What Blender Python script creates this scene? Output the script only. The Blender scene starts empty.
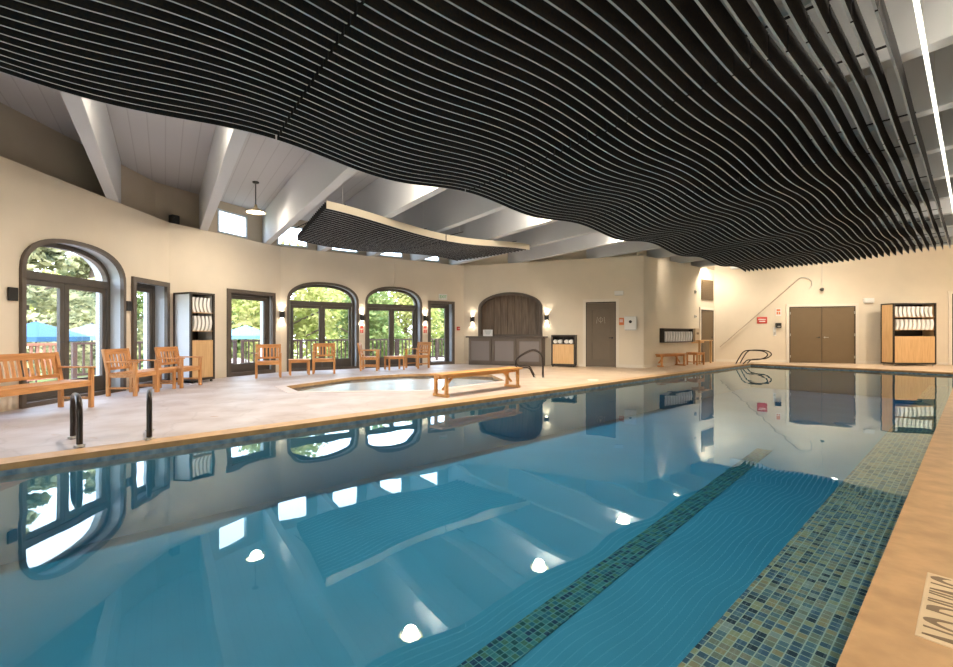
import bpy, bmesh, math, random
from mathutils import Vector, Matrix
from mathutils.geometry import tessellate_polygon
random.seed(7)
PI = math.pi
R_ = math.radians
scene = bpy.context.scene
COL = scene.collection

# ------------------------------------------------------------------ camera
CAM_H = 1.15
FP = 450.0
cd = bpy.data.cameras.new('camera'); cam = bpy.data.objects.new('camera', cd); COL.objects.link(cam)
cam.location = (0, 0, CAM_H); cam.rotation_euler = (PI/2, 0, 0)
cd.sensor_width = 36; cd.sensor_fit = 'HORIZONTAL'; cd.lens = 36*FP/953; cd.clip_start = 0.05; cd.clip_end = 400
scene.camera = cam
vs = scene.view_settings
vs.view_transform = 'Standard'; vs.look = 'None'; vs.gamma = 1; vs.use_curve_mapping = False
vs.exposure = 1.5
# ------------------------------------------------------------------ world and sun
W = bpy.data.worlds.new('world'); scene.world = W; W.use_nodes = True
nt = W.node_tree; bg = nt.nodes['Background']
sky = nt.nodes.new('ShaderNodeTexSky'); sky.sky_type = 'NISHITA'; sky.sun_disc = False
sky.sun_elevation = math.radians(48); sky.sun_rotation = math.radians(160); sky.dust_density = 2.0
mixs = nt.nodes.new('ShaderNodeMix'); mixs.data_type = 'RGBA'; mixs.inputs[0].default_value = 0.45
mixs.inputs[7].default_value = (6.5, 6.9, 7.4, 1)
nt.links.new(sky.outputs[0], mixs.inputs[6]); nt.links.new(mixs.outputs[2], bg.inputs[0])
bg.inputs[1].default_value = 0.62
sd = bpy.data.lights.new('sun', 'SUN'); sd.energy = 1.9; sd.angle = 0.02; sd.color = (1, .95, .86)
so = bpy.data.objects.new('sun', sd); COL.objects.link(so); so.location = (5, -10, 20)
so.rotation_euler = Vector((-0.45, 0.72, -0.95)).to_track_quat('-Z', 'Y').to_euler()
PEND_W, SCON_W, UP_W, DOWN_W = 125.0, 4.5, 5.0, 62.0
WARM = (1.0, .86, .68)
NEUT = (1.0, .87, .68)

# ------------------------------------------------------------------ materials
MATS = {}
def mat(name, col, rough=.6, metal=0, noise=0, nscale=8, bump=0, emit=None, estr=0, col2=None, spec=.5, bscale=None):
    if name in MATS: return MATS[name]
    m = bpy.data.materials.new(name); m.use_nodes = True; MATS[name] = m
    n = m.node_tree; b = n.nodes['Principled BSDF']
    b.inputs['Base Color'].default_value = (*col, 1); b.inputs['Roughness'].default_value = rough
    b.inputs['Metallic'].default_value = metal; b.inputs['Specular IOR Level'].default_value = spec
    if emit: b.inputs['Emission Color'].default_value = (*emit, 1); b.inputs['Emission Strength'].default_value = estr
    tc = n.nodes.new('ShaderNodeTexCoord')
    if noise:
        nz = n.nodes.new('ShaderNodeTexNoise'); nz.inputs['Scale'].default_value = nscale; nz.inputs['Detail'].default_value = 5
        n.links.new(tc.outputs['Object'], nz.inputs['Vector'])
        mx = n.nodes.new('ShaderNodeMix'); mx.data_type = 'RGBA'
        c2 = col2 or tuple(c*(1-noise) for c in col)
        mx.inputs[6].default_value = (*col, 1); mx.inputs[7].default_value = (*c2, 1)
        rp = n.nodes.new('ShaderNodeMapRange'); rp.inputs[1].default_value = .35; rp.inputs[2].default_value = .68
        n.links.new(nz.outputs['Fac'], rp.inputs[0]); n.links.new(rp.outputs[0], mx.inputs[0])
        n.links.new(mx.outputs[2], b.inputs['Base Color'])
    if bump:
        nb = n.nodes.new('ShaderNodeTexNoise'); nb.inputs['Scale'].default_value = bscale or 60; nb.inputs['Detail'].default_value = 4
        n.links.new(tc.outputs['Object'], nb.inputs['Vector'])
        bp = n.nodes.new('ShaderNodeBump'); bp.inputs['Strength'].default_value = bump; bp.inputs['Distance'].default_value = .01
        n.links.new(nb.outputs['Fac'], bp.inputs['Height']); n.links.new(bp.outputs[0], b.inputs['Normal'])
    return m

def wood(name, c1, c2, rough=.5, axis=0, scale=2.5):
    m = mat(name, c1, rough); n = m.node_tree; b = n.nodes['Principled BSDF']
    tc = n.nodes.new('ShaderNodeTexCoord'); mp = n.nodes.new('ShaderNodeMapping')
    sc = [18, 18, 18]; sc[axis] = scale; mp.inputs['Scale'].default_value = sc
    nz = n.nodes.new('ShaderNodeTexNoise'); nz.inputs['Scale'].default_value = 1.6; nz.inputs['Detail'].default_value = 6
    cr = n.nodes.new('ShaderNodeValToRGB'); cr.color_ramp.elements[0].position = .35; cr.color_ramp.elements[1].position = .7
    cr.color_ramp.elements[0].color = (*c1, 1); cr.color_ramp.elements[1].color = (*c2, 1)
    n.links.new(tc.outputs['Object'], mp.inputs[0]); n.links.new(mp.outputs[0], nz.inputs['Vector'])
    n.links.new(nz.outputs['Fac'], cr.inputs[0]); n.links.new(cr.outputs[0], b.inputs['Base Color'])
    return m

M_wall = mat('painted_wall', (.75, .67, .55), .85, noise=.06, nscale=1.3, bump=.12, bscale=25)
M_wall2 = mat('painted_wall_far', (.78, .70, .57), .85, noise=.06, nscale=1.3, bump=.12, bscale=25)
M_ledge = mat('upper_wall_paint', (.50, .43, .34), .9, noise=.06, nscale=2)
M_trimw = mat('cream_trim', (.80, .74, .64), .6)
M_bronze = mat('bronze_frame', (.088, .074, .062), .5, noise=.15, nscale=5)
M_bronze_hi = mat('bronze_casing', (.115, .092, .075), .5, noise=.15, nscale=5)
M_reveal = mat('window_reveal', (.48, .53, .58), .6)
M_door = mat('taupe_door', (.155, .122, .088), .5, noise=.05, nscale=4)
M_doorb = mat('brown_door', (.165, .115, .062), .5, noise=.05, nscale=4)
M_bar = mat('bar_panel_paint', (.13, .102, .082), .5, noise=.06, nscale=4)
M_black = mat('black_metal', (.012, .011, .010), .4)
M_blackp = mat('black_plastic', (.015, .015, .016), .5)
M_rail = mat('dark_bronze_rail', (.045, .035, .03), .28, metal=.7)
M_white = mat('white_plastic', (.8, .8, .78), .4)
M_towel = mat('white_towel', (.85, .84, .82), .95, bump=.4, bscale=120)
M_red = mat('sign_red', (.62, .07, .05), .5)
M_orange = mat('sign_orange', (.72, .22, .08), .5)
M_green = mat('sign_green', (.12, .55, .2), .5)
M_steel = mat('steel', (.55, .55, .53), .35, metal=.8)
M_teak = wood('teak', (.47, .20, .062), (.66, .33, .12), .5, 0)
M_teakz = wood('teak_post', (.47, .20, .062), (.66, .33, .12), .5, 2)
M_maple = wood('maple_panel', (.60, .37, .17), (.70, .46, .23), .5, 2, 1.5)
M_dkwood = mat('dark_cabinet', (.03, .022, .017), .5)
M_oakb = wood('honey_bench', (.56, .27, .07), (.72, .38, .12), .45, 0, 1.5)
M_deckred = wood('red_deck_rail', (.30, .12, .07), (.36, .16, .10), .6, 2)
M_canopy = mat('umbrella_blue', (.02, .08, .17), .8)
M_canopy2 = mat('umbrella_pale_blue', (.10, .22, .32), .8)
M_ceil = mat('ceiling_paint', (.60, .59, .585), .85)
M_beam = mat('beam_paint', (.56, .58, .61), .7)
M_slat = mat('charcoal_felt', (.030, .036, .046), .95, noise=.35, nscale=40, col2=(.052, .046, .042), spec=.1)
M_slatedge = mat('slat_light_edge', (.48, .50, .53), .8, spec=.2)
M_fascia = mat('cream_fascia', (.74, .66, .52), .7)
M_lamp = mat('lamp_glow', (1, .9, .75), .5, emit=(1, .86, .66), estr=9)
M_lampin = mat('lamp_enamel', (.85, .80, .68), .4)
M_tube = mat('light_tube', (.9, .88, .82), .4, emit=(1, .93, .80), estr=1.1)
M_rock = mat('rock', (.42, .36, .33), .9, noise=.4, nscale=3, bump=.5, bscale=6)
M_patio = mat('outdoor_paving', (.55, .46, .42), .9, noise=.25, nscale=1.5)
M_grass = mat('outdoor_grass', (.22, .33, .08), .95, noise=.4, nscale=1.2, col2=(.33, .30, .14))
M_bark = mat('bark', (.10, .07, .05), .9, noise=.3, nscale=6)
M_leafy = mat('leaf_yellow_green', (.25, .29, .07), .8, noise=.5, nscale=1.3, col2=(.42, .38, .16))
M_leafg = mat('leaf_green', (.12, .19, .06), .8, noise=.5, nscale=1.6, col2=(.27, .30, .11))
M_needle = mat('leaf_conifer', (.10, .125, .07), .8, noise=.5, nscale=1.2, col2=(.55, .52, .28))
M_outwall = mat('outside_stucco', (.60, .53, .45), .9)

for _m in (M_leafy, M_leafg, M_needle):
    n = _m.node_tree; b = n.nodes['Principled BSDF']; o_ = n.nodes['Material Output']
    tr = n.nodes.new('ShaderNodeBsdfTranslucent'); ms = n.nodes.new('ShaderNodeMixShader'); ms.inputs[0].default_value = .45
    n.links.new(b.inputs['Base Color'].links[0].from_socket, tr.inputs[0]); n.links.new(b.outputs[0], ms.inputs[1]); n.links.new(tr.outputs[0], ms.inputs[2]); n.links.new(ms.outputs[0], o_.inputs[0])

def ceiling_mat():
    m = mat('ceiling_boards', (.52, .50, .49), .85); n = m.node_tree; b = n.nodes['Principled BSDF']
    tc = n.nodes.new('ShaderNodeTexCoord'); mp = n.nodes.new('ShaderNodeMapping')
    mp.inputs['Rotation'].default_value = (0, 0, math.radians(-34.7))
    wv = n.nodes.new('ShaderNodeTexWave'); wv.inputs['Scale'].default_value = 1.25; wv.bands_direction = 'X'; wv.wave_profile = 'SAW'
    cr = n.nodes.new('ShaderNodeValToRGB'); cr.color_ramp.elements[0].color = (.37, .37, .385, 1)
    cr.color_ramp.elements[1].position = .10; cr.color_ramp.elements[1].color = (.49, .49, .51, 1)
    n.links.new(tc.outputs['Object'], mp.inputs[0]); n.links.new(mp.outputs[0], wv.inputs['Vector'])
    n.links.new(wv.outputs['Fac'], cr.inputs[0]); n.links.new(cr.outputs[0], b.inputs['Base Color'])
    return m
M_ceil = ceiling_mat()

def deck_mat():
    # stamped concrete flag pattern: window daylight painted in lavender-grey, tan concrete toward the right
    m = mat('deck_concrete', (.6, .5, .4), .5); n = m.node_tree; b = n.nodes['Principled BSDF']; L = n.links.new
    tc = n.nodes.new('ShaderNodeTexCoord')
    vo = n.nodes.new('ShaderNodeTexVoronoi'); vo.inputs['Scale'].default_value = 1.35; vo.feature = 'DISTANCE_TO_EDGE'
    nz0 = n.nodes.new('ShaderNodeTexNoise'); nz0.inputs['Scale'].default_value = 2; L(tc.outputs['Object'], nz0.inputs['Vector'])
    ad = n.nodes.new('ShaderNodeVectorMath'); ad.operation = 'MULTIPLY_ADD'; ad.inputs[1].default_value = (.35, .35, .35)
    L(nz0.outputs['Color'], ad.inputs[0]); L(tc.outputs['Object'], ad.inputs[2]); L(ad.outputs[0], vo.inputs['Vector'])
    st = n.nodes.new('ShaderNodeMapRange'); st.inputs[1].default_value = .0; st.inputs[2].default_value = .03
    L(vo.outputs['Distance'], st.inputs[0])
    vc = n.nodes.new('ShaderNodeTexVoronoi'); vc.inputs['Scale'].default_value = 1.35; L(ad.outputs[0], vc.inputs['Vector'])
    nz = n.nodes.new('ShaderNodeTexNoise'); nz.inputs['Scale'].default_value = 1.7; nz.inputs['Detail'].default_value = 8; L(tc.outputs['Object'], nz.inputs['Vector'])
    ra = n.nodes.new('ShaderNodeValToRGB'); e = ra.color_ramp.elements
    e[0].position = .3; e[0].color = (.38, .32, .315, 1); e[1].position = .72; e[1].color = (.55, .52, .54, 1)
    L(nz.outputs['Fac'], ra.inputs[0])
    rb = n.nodes.new('ShaderNodeValToRGB'); e = rb.color_ramp.elements
    e[0].position = .3; e[0].color = (.50, .37, .26, 1); e[1].position = .7; e[1].color = (.62, .49, .36, 1)
    L(nz.outputs['Fac'], rb.inputs[0])
    # blend from the painted daylight tint at left to tan at right
    sx = n.nodes.new('ShaderNodeSeparateXYZ'); L(tc.outputs['Object'], sx.inputs[0])
    f = n.nodes.new('ShaderNodeMapRange'); f.inputs[1].default_value = -3.2; f.inputs[2].default_value = 3.2; L(sx.outputs[0], f.inputs[0])
    nb = n.nodes.new('ShaderNodeTexNoise'); nb.inputs['Scale'].default_value = .8; L(tc.outputs['Object'], nb.inputs['Vector'])
    mf = n.nodes.new('ShaderNodeMath'); mf.operation = 'MULTIPLY_ADD'; mf.inputs[1].default_value = .5; mf.use_clamp = True
    L(nb.outputs['Fac'], mf.inputs[0]); 
    sb = n.nodes.new('ShaderNodeMath'); sb.operation = 'SUBTRACT'; sb.inputs[1].default_value = .25; L(f.outputs[0], sb.inputs[0]); L(sb.outputs[0], mf.inputs[2])
    mx = n.nodes.new('ShaderNodeMix'); mx.data_type = 'RGBA'; L(mf.outputs[0], mx.inputs[0]); L(ra.outputs[0], mx.inputs[6]); L(rb.outputs[0], mx.inputs[7])
    # joints only slightly darker
    jm = n.nodes.new('ShaderNodeMix'); jm.data_type = 'RGBA'; jm.blend_type = 'MULTIPLY'; jm.inputs[0].default_value = 1
    js = n.nodes.new('ShaderNodeMapRange'); js.inputs[3].default_value = .88; js.inputs[4].default_value = 1.0; L(st.outputs[0], js.inputs[0])
    L(mx.outputs[2], jm.inputs[6]); L(js.outputs[0], jm.inputs[7])
    # brown stains
    ns = n.nodes.new('ShaderNodeTexNoise'); ns.inputs['Scale'].default_value = 2.6; ns.inputs['Detail'].default_value = 3
    mp = n.nodes.new('ShaderNodeMapping'); mp.inputs['Rotation'].default_value = (0, 0, math.radians(30)); mp.inputs['Scale'].default_value = (1, 4.5, 1)
    L(tc.outputs['Object'], mp.inputs[0]); L(mp.outputs[0], ns.inputs['Vector'])
    sr = n.nodes.new('ShaderNodeMapRange'); sr.inputs[1].default_value = .72; sr.inputs[2].default_value = .78; L(ns.outputs['Fac'], sr.inputs[0])
    sm = n.nodes.new('ShaderNodeMix'); sm.data_type = 'RGBA'; sm.inputs[7].default_value = (.34, .20, .09, 1)
    L(sr.outputs[0], sm.inputs[0]); L(jm.outputs[2], sm.inputs[6]); L(sm.outputs[2], b.inputs['Base Color'])
    bp = n.nodes.new('ShaderNodeBump'); bp.inputs['Strength'].default_value = .25; bp.inputs['Distance'].default_value = .01
    L(nz.outputs['Fac'], bp.inputs['Height']); L(bp.outputs[0], b.inputs['Normal'])
    return m
M_deck = deck_mat()
M_coping = mat('coping_tan', (.58, .36, .18), .5, noise=.25, nscale=6, bump=.2, bscale=30)
M_copedge = mat('coping_edge', (.42, .24, .10), .6, noise=.3, nscale=6)
M_plaster = mat('pool_plaster', (.12, .35, .45), .8, noise=.10, nscale=1.2)
M_spaplaster = mat('spa_plaster', (.86, .86, .92), .7, noise=.1, nscale=3)

def mosaic(name, cols, scale, grout, ang):
    m = mat(name, cols[0], .7, spec=.2); n = m.node_tree; b = n.nodes['Principled BSDF']; L = n.links.new
    tc = n.nodes.new('ShaderNodeTexCoord'); mp = n.nodes.new('ShaderNodeMapping')
    mp.inputs['Rotation'].default_value = (0, 0, -ang)
    L(tc.outputs['Object'], mp.inputs[0])
    def vm(op, a=None, bvec=None):
        x = n.nodes.new('ShaderNodeVectorMath'); x.operation = op
        if a is not None: L(a, x.inputs[0])
        if bvec is not None: x.inputs[1].default_value = bvec
        return x
    s = vm('MULTIPLY', mp.outputs[0], (scale, scale, scale))
    fl = vm('FLOOR', s.outputs[0]); fr = vm('FRACTION', s.outputs[0])
    wn = n.nodes.new('ShaderNodeTexWhiteNoise'); wn.noise_dimensions = '3D'; L(fl.outputs[0], wn.inputs['Vector'])
    cr = n.nodes.new('ShaderNodeValToRGB'); cr.color_ramp.interpolation = 'CONSTANT'
    k = len(cols)
    while len(cr.color_ramp.elements) < k: cr.color_ramp.elements.new(.5)
    for i, c in enumerate(cols): cr.color_ramp.elements[i].position = i/k; cr.color_ramp.elements[i].color = (*c, 1)
    L(wn.outputs['Value'], cr.inputs[0])
    sp = n.nodes.new('ShaderNodeSeparateXYZ'); L(fr.outputs[0], sp.inputs[0])
    g = []
    for ax in (0, 1):
        c1 = n.nodes.new('ShaderNodeMath'); c1.operation = 'SUBTRACT'; c1.inputs[1].default_value = .5; L(sp.outputs[ax], c1.inputs[0])
        c2 = n.nodes.new('ShaderNodeMath'); c2.operation = 'ABSOLUTE'; L(c1.outputs[0], c2.inputs[0])
        c3 = n.nodes.new('ShaderNodeMath'); c3.operation = 'GREATER_THAN'; c3.inputs[1].default_value = .44; L(c2.outputs[0], c3.inputs[0]); g.append(c3)
    mxm = n.nodes.new('ShaderNodeMath'); mxm.operation = 'MAXIMUM'; L(g[0].outputs[0], mxm.inputs[0]); L(g[1].outputs[0], mxm.inputs[1])
    mx = n.nodes.new('ShaderNodeMix'); mx.data_type = 'RGBA'; L(mxm.outputs[0], mx.inputs[0]); L(cr.outputs[0], mx.inputs[6]); mx.inputs[7].default_value = (*grout, 1)
    L(mx.outputs[2], b.inputs['Base Color'])
    return m
UANG = math.atan2(.670, .743)
M_tile = mosaic('slate_mosaic', [(.06, .10, .14), (.20, .20, .15), (.32, .29, .17), (.11, .17, .20), (.34, .25, .14), (.07, .12, .18), (.27, .29, .26), (.025, .04, .06), (.26, .22, .16)], 21, (.42, .44, .36), UANG)
M_tile2 = mosaic('dark_green_mosaic', [(.03, .09, .08), (.05, .15, .18), (.12, .19, .11), (.03, .05, .09), (.09, .22, .20)], 22, (.26, .38, .34), UANG)

def glass_mat():
    m = bpy.data.materials.new('window_glass'); m.use_nodes = True; n = m.node_tree; n.nodes.clear()
    o = n.nodes.new('ShaderNodeOutputMaterial'); t = n.nodes.new('ShaderNodeBsdfTransparent'); g = n.nodes.new('ShaderNodeBsdfGlossy')
    t.inputs[0].default_value = (.93, .96, .97, 1); g.inputs['Roughness'].default_value = .0
    mx = n.nodes.new('ShaderNodeMixShader'); fr = n.nodes.new('ShaderNodeFresnel'); fr.inputs[0].default_value = 1.45
    ge = n.nodes.new('ShaderNodeNewGeometry'); iv = n.nodes.new('ShaderNodeMath'); iv.operation = 'SUBTRACT'; iv.inputs[0].default_value = 1
    ml = n.nodes.new('ShaderNodeMath'); ml.operation = 'MULTIPLY'
    n.links.new(ge.outputs['Backfacing'], iv.inputs[1]); n.links.new(iv.outputs[0], ml.inputs[0]); n.links.new(fr.outputs[0], ml.inputs[1])
    n.links.new(ml.outputs[0], mx.inputs[0]); n.links.new(t.outputs[0], mx.inputs[1]); n.links.new(g.outputs[0], mx.inputs[2]); n.links.new(mx.outputs[0], o.inputs[0])
    return m
M_glass = glass_mat()
def water_mat(name, absorb, dens, ior=1.45, rip=.012, rough=.012):
    m = bpy.data.materials.new(name); m.use_nodes = True; n = m.node_tree; n.nodes.clear()
    o = n.nodes.new('ShaderNodeOutputMaterial'); t = n.nodes.new('ShaderNodeBsdfTransparent'); g = n.nodes.new('ShaderNodeBsdfGlossy')
    t.inputs[0].default_value = (.96, .99, 1, 1); g.inputs[0].default_value = (.84, .97, 1, 1); g.inputs['Roughness'].default_value = rough
    mx = n.nodes.new('ShaderNodeMixShader'); fr = n.nodes.new('ShaderNodeFresnel'); fr.inputs[0].default_value = ior
    tc = n.nodes.new('ShaderNodeTexCoord'); nz = n.nodes.new('ShaderNodeTexNoise'); nz.inputs['Scale'].default_value = 1.4; nz.inputs['Detail'].default_value = 1
    bp = n.nodes.new('ShaderNodeBump'); bp.inputs['Strength'].default_value = 1; bp.inputs['Distance'].default_value = rip
    n.links.new(tc.outputs['Object'], nz.inputs['Vector']); n.links.new(nz.outputs['Fac'], bp.inputs['Height']); n.links.new(bp.outputs[0], g.inputs['Normal'])
    # the mirror-like gloss belongs to the upper face of the surface; leaving light passes through
    ge = n.nodes.new('ShaderNodeNewGeometry'); iv = n.nodes.new('ShaderNodeMath'); iv.operation = 'SUBTRACT'; iv.inputs[0].default_value = 1
    ml = n.nodes.new('ShaderNodeMath'); ml.operation = 'MULTIPLY'
    n.links.new(ge.outputs['Backfacing'], iv.inputs[1]); n.links.new(iv.outputs[0], ml.inputs[0]); n.links.new(fr.outputs[0], ml.inputs[1])
    n.links.new(ml.outputs[0], mx.inputs[0]); n.links.new(t.outputs[0], mx.inputs[1]); n.links.new(g.outputs[0], mx.inputs[2]); n.links.new(mx.outputs[0], o.inputs[0])
    va = n.nodes.new('ShaderNodeVolumeAbsorption'); va.inputs[0].default_value = (*absorb, 1); va.inputs[1].default_value = dens
    n.links.new(va.outputs[0], o.inputs['Volume'])
    return m
M_water = water_mat('pool_water', (.12, .66, .84), .60, ior=1.66, rip=.003)
M_spawater = water_mat('spa_water', (.6, .85, .95), .1, ior=1.8, rip=.03, rough=.22)

# ------------------------------------------------------------------ mesh helpers
class MB:
    def __init__(s): s.v = []; s.f = []; s.m = []
    def add(s, vs_, fs, mi=0):
        b = len(s.v); s.v += [tuple(p) for p in vs_]; s.f += [tuple(b+i for i in f) for f in fs]; s.m += [mi]*len(fs); return s
    def box(s, x0, x1, y0, y1, z0, z1, mi=0):
        return s.add([(x0,y0,z0),(x1,y0,z0),(x1,y1,z0),(x0,y1,z0),(x0,y0,z1),(x1,y0,z1),(x1,y1,z1),(x0,y1,z1)],
            [(0,3,2,1),(4,5,6,7),(0,1,5,4),(1,2,6,5),(2,3,7,6),(3,0,4,7)], mi)
    def bar(s, p, q, w, h, mi=0, up=(0,0,1)):
        p = Vector(p); q = Vector(q); d = (q-p).normalized(); upv = Vector(up)
        if abs(d.dot(upv)) > .98: upv = Vector((0,1,0))
        a = d.cross(upv).normalized()*w/2; c = a.normalized().cross(d).normalized()*h/2
        vsx = [p-a-c, p+a-c, p+a+c, p-a+c, q-a-c, q+a-c, q+a+c, q-a+c]
        return s.add(vsx, [(0,1,2,3),(7,6,5,4),(0,4,5,1),(1,5,6,2),(2,6,7,3),(3,7,4,0)], mi)
    def prism(s, poly, z0, z1, mi=0):
        n = len(poly); vsx = [(x,y,z0) for x,y in poly]+[(x,y,z1) for x,y in poly]
        return s.add(vsx, [tuple(range(n))[::-1], tuple(range(n,2*n))]+[(i,(i+1)%n,n+(i+1)%n,n+i) for i in range(n)], mi)
    def tube(s, pts, r, k=8, closed=False, mi=0):
        P = [Vector(p) for p in pts]; n = len(P); rings = []
        ref = None
        for i in range(n):
            a = P[(i-1) % n] if (closed or i > 0) else P[i]; b = P[(i+1) % n] if (closed or i < n-1) else P[i]
            d = (b-a).normalized()
            if ref is None:
                ref = Vector((0,0,1)) if abs(d.z) < .9 else Vector((1,0,0))
            x = ref - d*ref.dot(d)
            if x.length < 1e-4: x = d.orthogonal()
            x.normalize(); ref = x; y = d.cross(x)
            rings.append([P[i]+x*math.cos(2*PI*j/k)*r+y*math.sin(2*PI*j/k)*r for j in range(k)])
        vsx = [p for rr in rings for p in rr]; fs = []
        for i in range(n if closed else n-1):
            for j in range(k):
                fs.append((i*k+j, i*k+(j+1)%k, ((i+1)%n)*k+(j+1)%k, ((i+1)%n)*k+j))
        if not closed: fs.append(tuple(range(k))[::-1]); fs.append(tuple(range((n-1)*k, n*k)))
        return s.add(vsx, fs, mi)
    def lathe(s, prof, k=20, c=(0,0,0), mi=0):
        vsx = []; fs = []; n = len(prof)
        for r, z in prof:
            for j in range(k): vsx.append((c[0]+r*math.cos(2*PI*j/k), c[1]+r*math.sin(2*PI*j/k), c[2]+z))
        for i in range(n-1):
            for j in range(k): fs.append((i*k+j, i*k+(j+1)%k, (i+1)*k+(j+1)%k, (i+1)*k+j))
        return s.add(vsx, fs, mi)
    def build(s, name, mats, parent=None, bevel=0, smooth=False, loc=None):
        me = bpy.data.meshes.new(name); me.from_pydata(s.v, [], s.f)
        if not isinstance(mats, (list, tuple)): mats = [mats]
        for m in mats: me.materials.append(m)
        if len(mats) > 1:
            for p, mi in zip(me.polygons, s.m): p.material_index = mi
        if smooth:
            for p in me.polygons: p.use_smooth = True
        me.update()
        o = bpy.data.objects.new(name, me); COL.objects.link(o)
        if parent: o.parent = parent
        if loc: o.location = loc
        if bevel:
            b = o.modifiers.new('bevel', 'BEVEL'); b.width = bevel; b.segments = 2; b.limit_method = 'ANGLE'
        return o
def tag(o, label=None, cat=None, group=None, kind=None):
    if label: o['label'] = label
    if cat: o['category'] = cat
    if group: o['group'] = group
    if kind: o['kind'] = kind
    return o
def thing(name, loc, rz, label, cat, group=None):
    o = bpy.data.objects.new(name, None); COL.objects.link(o); o.location = loc; o.rotation_euler = (0,0,rz); o.empty_display_size = .2
    return tag(o, label, cat, group)
def struct_empty(name, loc, rz):
    o = bpy.data.objects.new(name, None); COL.objects.link(o); o.location = loc; o.rotation_euler = (0,0,rz); o['kind'] = 'structure'; return o
def dup(root, loc, rz, label=None):
    def cp(o, par):
        c = o.copy(); COL.objects.link(c); c.parent = par
        for ch in [x for x in KIDS.get(o.name, [])]: cp(ch, c)
        return c
    build_kids(); r = cp(root, None); r.location = loc; r.rotation_euler = (0,0,rz)
    if label: r['label'] = label
    return r
KIDS = {}
def build_kids():
    KIDS.clear()
    for o in COL.objects:
        if o.parent: KIDS.setdefault(o.parent.name, []).append(o)
def clean(poly):
    return poly
def holed(mb, outer, holes, mk, mi=0, flip=False):
    """triangulated flat polygon with holes; mk(a,b) makes the 3D point"""
    loops = [[Vector((a, b, 0)) for a, b in outer]]+[[Vector((a, b, 0)) for a, b in h] for h in holes]
    tris = tessellate_polygon(loops); pts = [p for l in loops for p in l]
    mb.add([mk(p.x, p.y) for p in pts], [t if not flip else t[::-1] for t in tris], mi)

# ------------------------------------------------------------------ plan of the hall
def P(s, v): return (.743*s-.670*v, .670*s+.743*v)
def ground(px, py, z=0):
    D = FP*(CAM_H-z)/(py-333.5); return ((px-476.5)/FP*D, D)
A = (-6.36, -4.0); A1 = (-6.97, 6.59); B = (-7.2, 10.53); C = (-5.88, 13.5); E_ = (-.5, 17.28); F_ = (5.57, 15.0); H_ = (9.77, 18.48)
I_ = (21.2, 15.36); R2 = (-.96, -4.9); R3 = (-6.31, -4.9)
A = (-6.31, -4.9)
A1 = B
class Wall:
    def __init__(s, P0, Q0):
        s.P = Vector(P0); s.Q = Vector(Q0); s.d = (s.Q-s.P).normalized(); s.L = (s.Q-s.P).length
        s.n = Vector((-s.d.y, s.d.x)); s.rz = math.atan2(s.d.y, s.d.x)
    def t(s, px):
        r = (px-476.5)/FP; return (r*s.P.y-s.P.x)/(s.d.x-r*s.d.y)
    def z(s, px, py): return CAM_H+(333.5-py)*(s.P.y+s.t(px)*s.d.y)/FP
    def pt(s, t, dep=0): p = s.P+s.d*t+s.n*dep; return (p.x, p.y)
F1 = Wall(A, B); F2 = Wall(B, C); F3 = Wall(C, E_); F4 = Wall(E_, F_); F5 = Wall(F_, H_); F6 = Wall(H_, I_)
F7 = Wall(I_, R2); F8 = Wall(R2, R3)
RING = [F1, F2, F3, F4, F5, F6, F7, F8]
def isect(p, d, q, e):
    den = d.x*e.y-d.y*e.x
    t = ((q.x-p.x)*e.y-(q.y-p.y)*e.x)/den; return p+d*t
def offs(i, dep):
    a, b, c = RING[i-1], RING[i], RING[(i+1) % 8]
    p0 = isect(a.P+a.n*dep, a.d, b.P+b.n*dep, b.d) if abs(a.d.x*b.d.y-a.d.y*b.d.x) > .02 else b.P+b.n*dep
    p1 = isect(b.P+b.n*dep, b.d, c.P+c.n*dep, c.d) if abs(c.d.x*b.d.y-c.d.y*b.d.x) > .02 else b.Q+b.n*dep
    return (p0-b.P).dot(b.d), (p1-b.P).dot(b.d)

ZT, ZC, TH = 3.75, 4.72, .50
def wall_panel(name, i, d0, d1, z0, z1, holes, m, mrev=None):
    """solid wall between depth d0 and d1 (outward) with through holes; local frame x along, y outward, z up"""
    w = RING[i]; mb = MB(); a0, a1 = offs(i, d0) if d0 else (0, w.L); b0, b1 = offs(i, d1)
    holed(mb, [(a0,z0),(a1,z0),(a1,z1),(a0,z1)], holes, lambda a, b: (a, d0, b), 0)
    holed(mb, [(b0,z0),(b1,z0),(b1,z1),(b0,z1)], holes, lambda a, b: (a, d1, b), 0, True)
    fr = [(a0,z0),(a1,z0),(a1,z1),(a0,z1)]; bk = [(b0,z0),(b1,z0),(b1,z1),(b0,z1)]
    for k in range(4):
        p, q = fr[k], fr[(k+1)%4]; r, s_ = bk[(k+1)%4], bk[k]
        mb.add([(p[0],d0,p[1]),(q[0],d0,q[1]),(r[0],d1,r[1]),(s_[0],d1,s_[1])], [(0,1,2,3)], 0)
    for h in holes:
        n = len(h)
        for k in range(n):
            p, q = h[k], h[(k+1)%n]
            mb.add([(p[0],d0,p[1]),(q[0],d0,q[1]),(q[0],d1,q[1]),(p[0],d1,p[1])], [(3,2,1,0)], 1)
    o = mb.build(name, [m, mrev or m]); o.location = (w.P.x, w.P.y, 0); o.rotation_euler = (0,0,w.rz); o['kind'] = 'structure'
    bm = bmesh.new(); bm.from_mesh(o.data); bmesh.ops.remove_doubles(bm, verts=bm.verts, dist=1e-4); bmesh.ops.recalc_face_normals(bm, faces=bm.faces); bm.to_mesh(o.data); bm.free()
    return o
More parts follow.
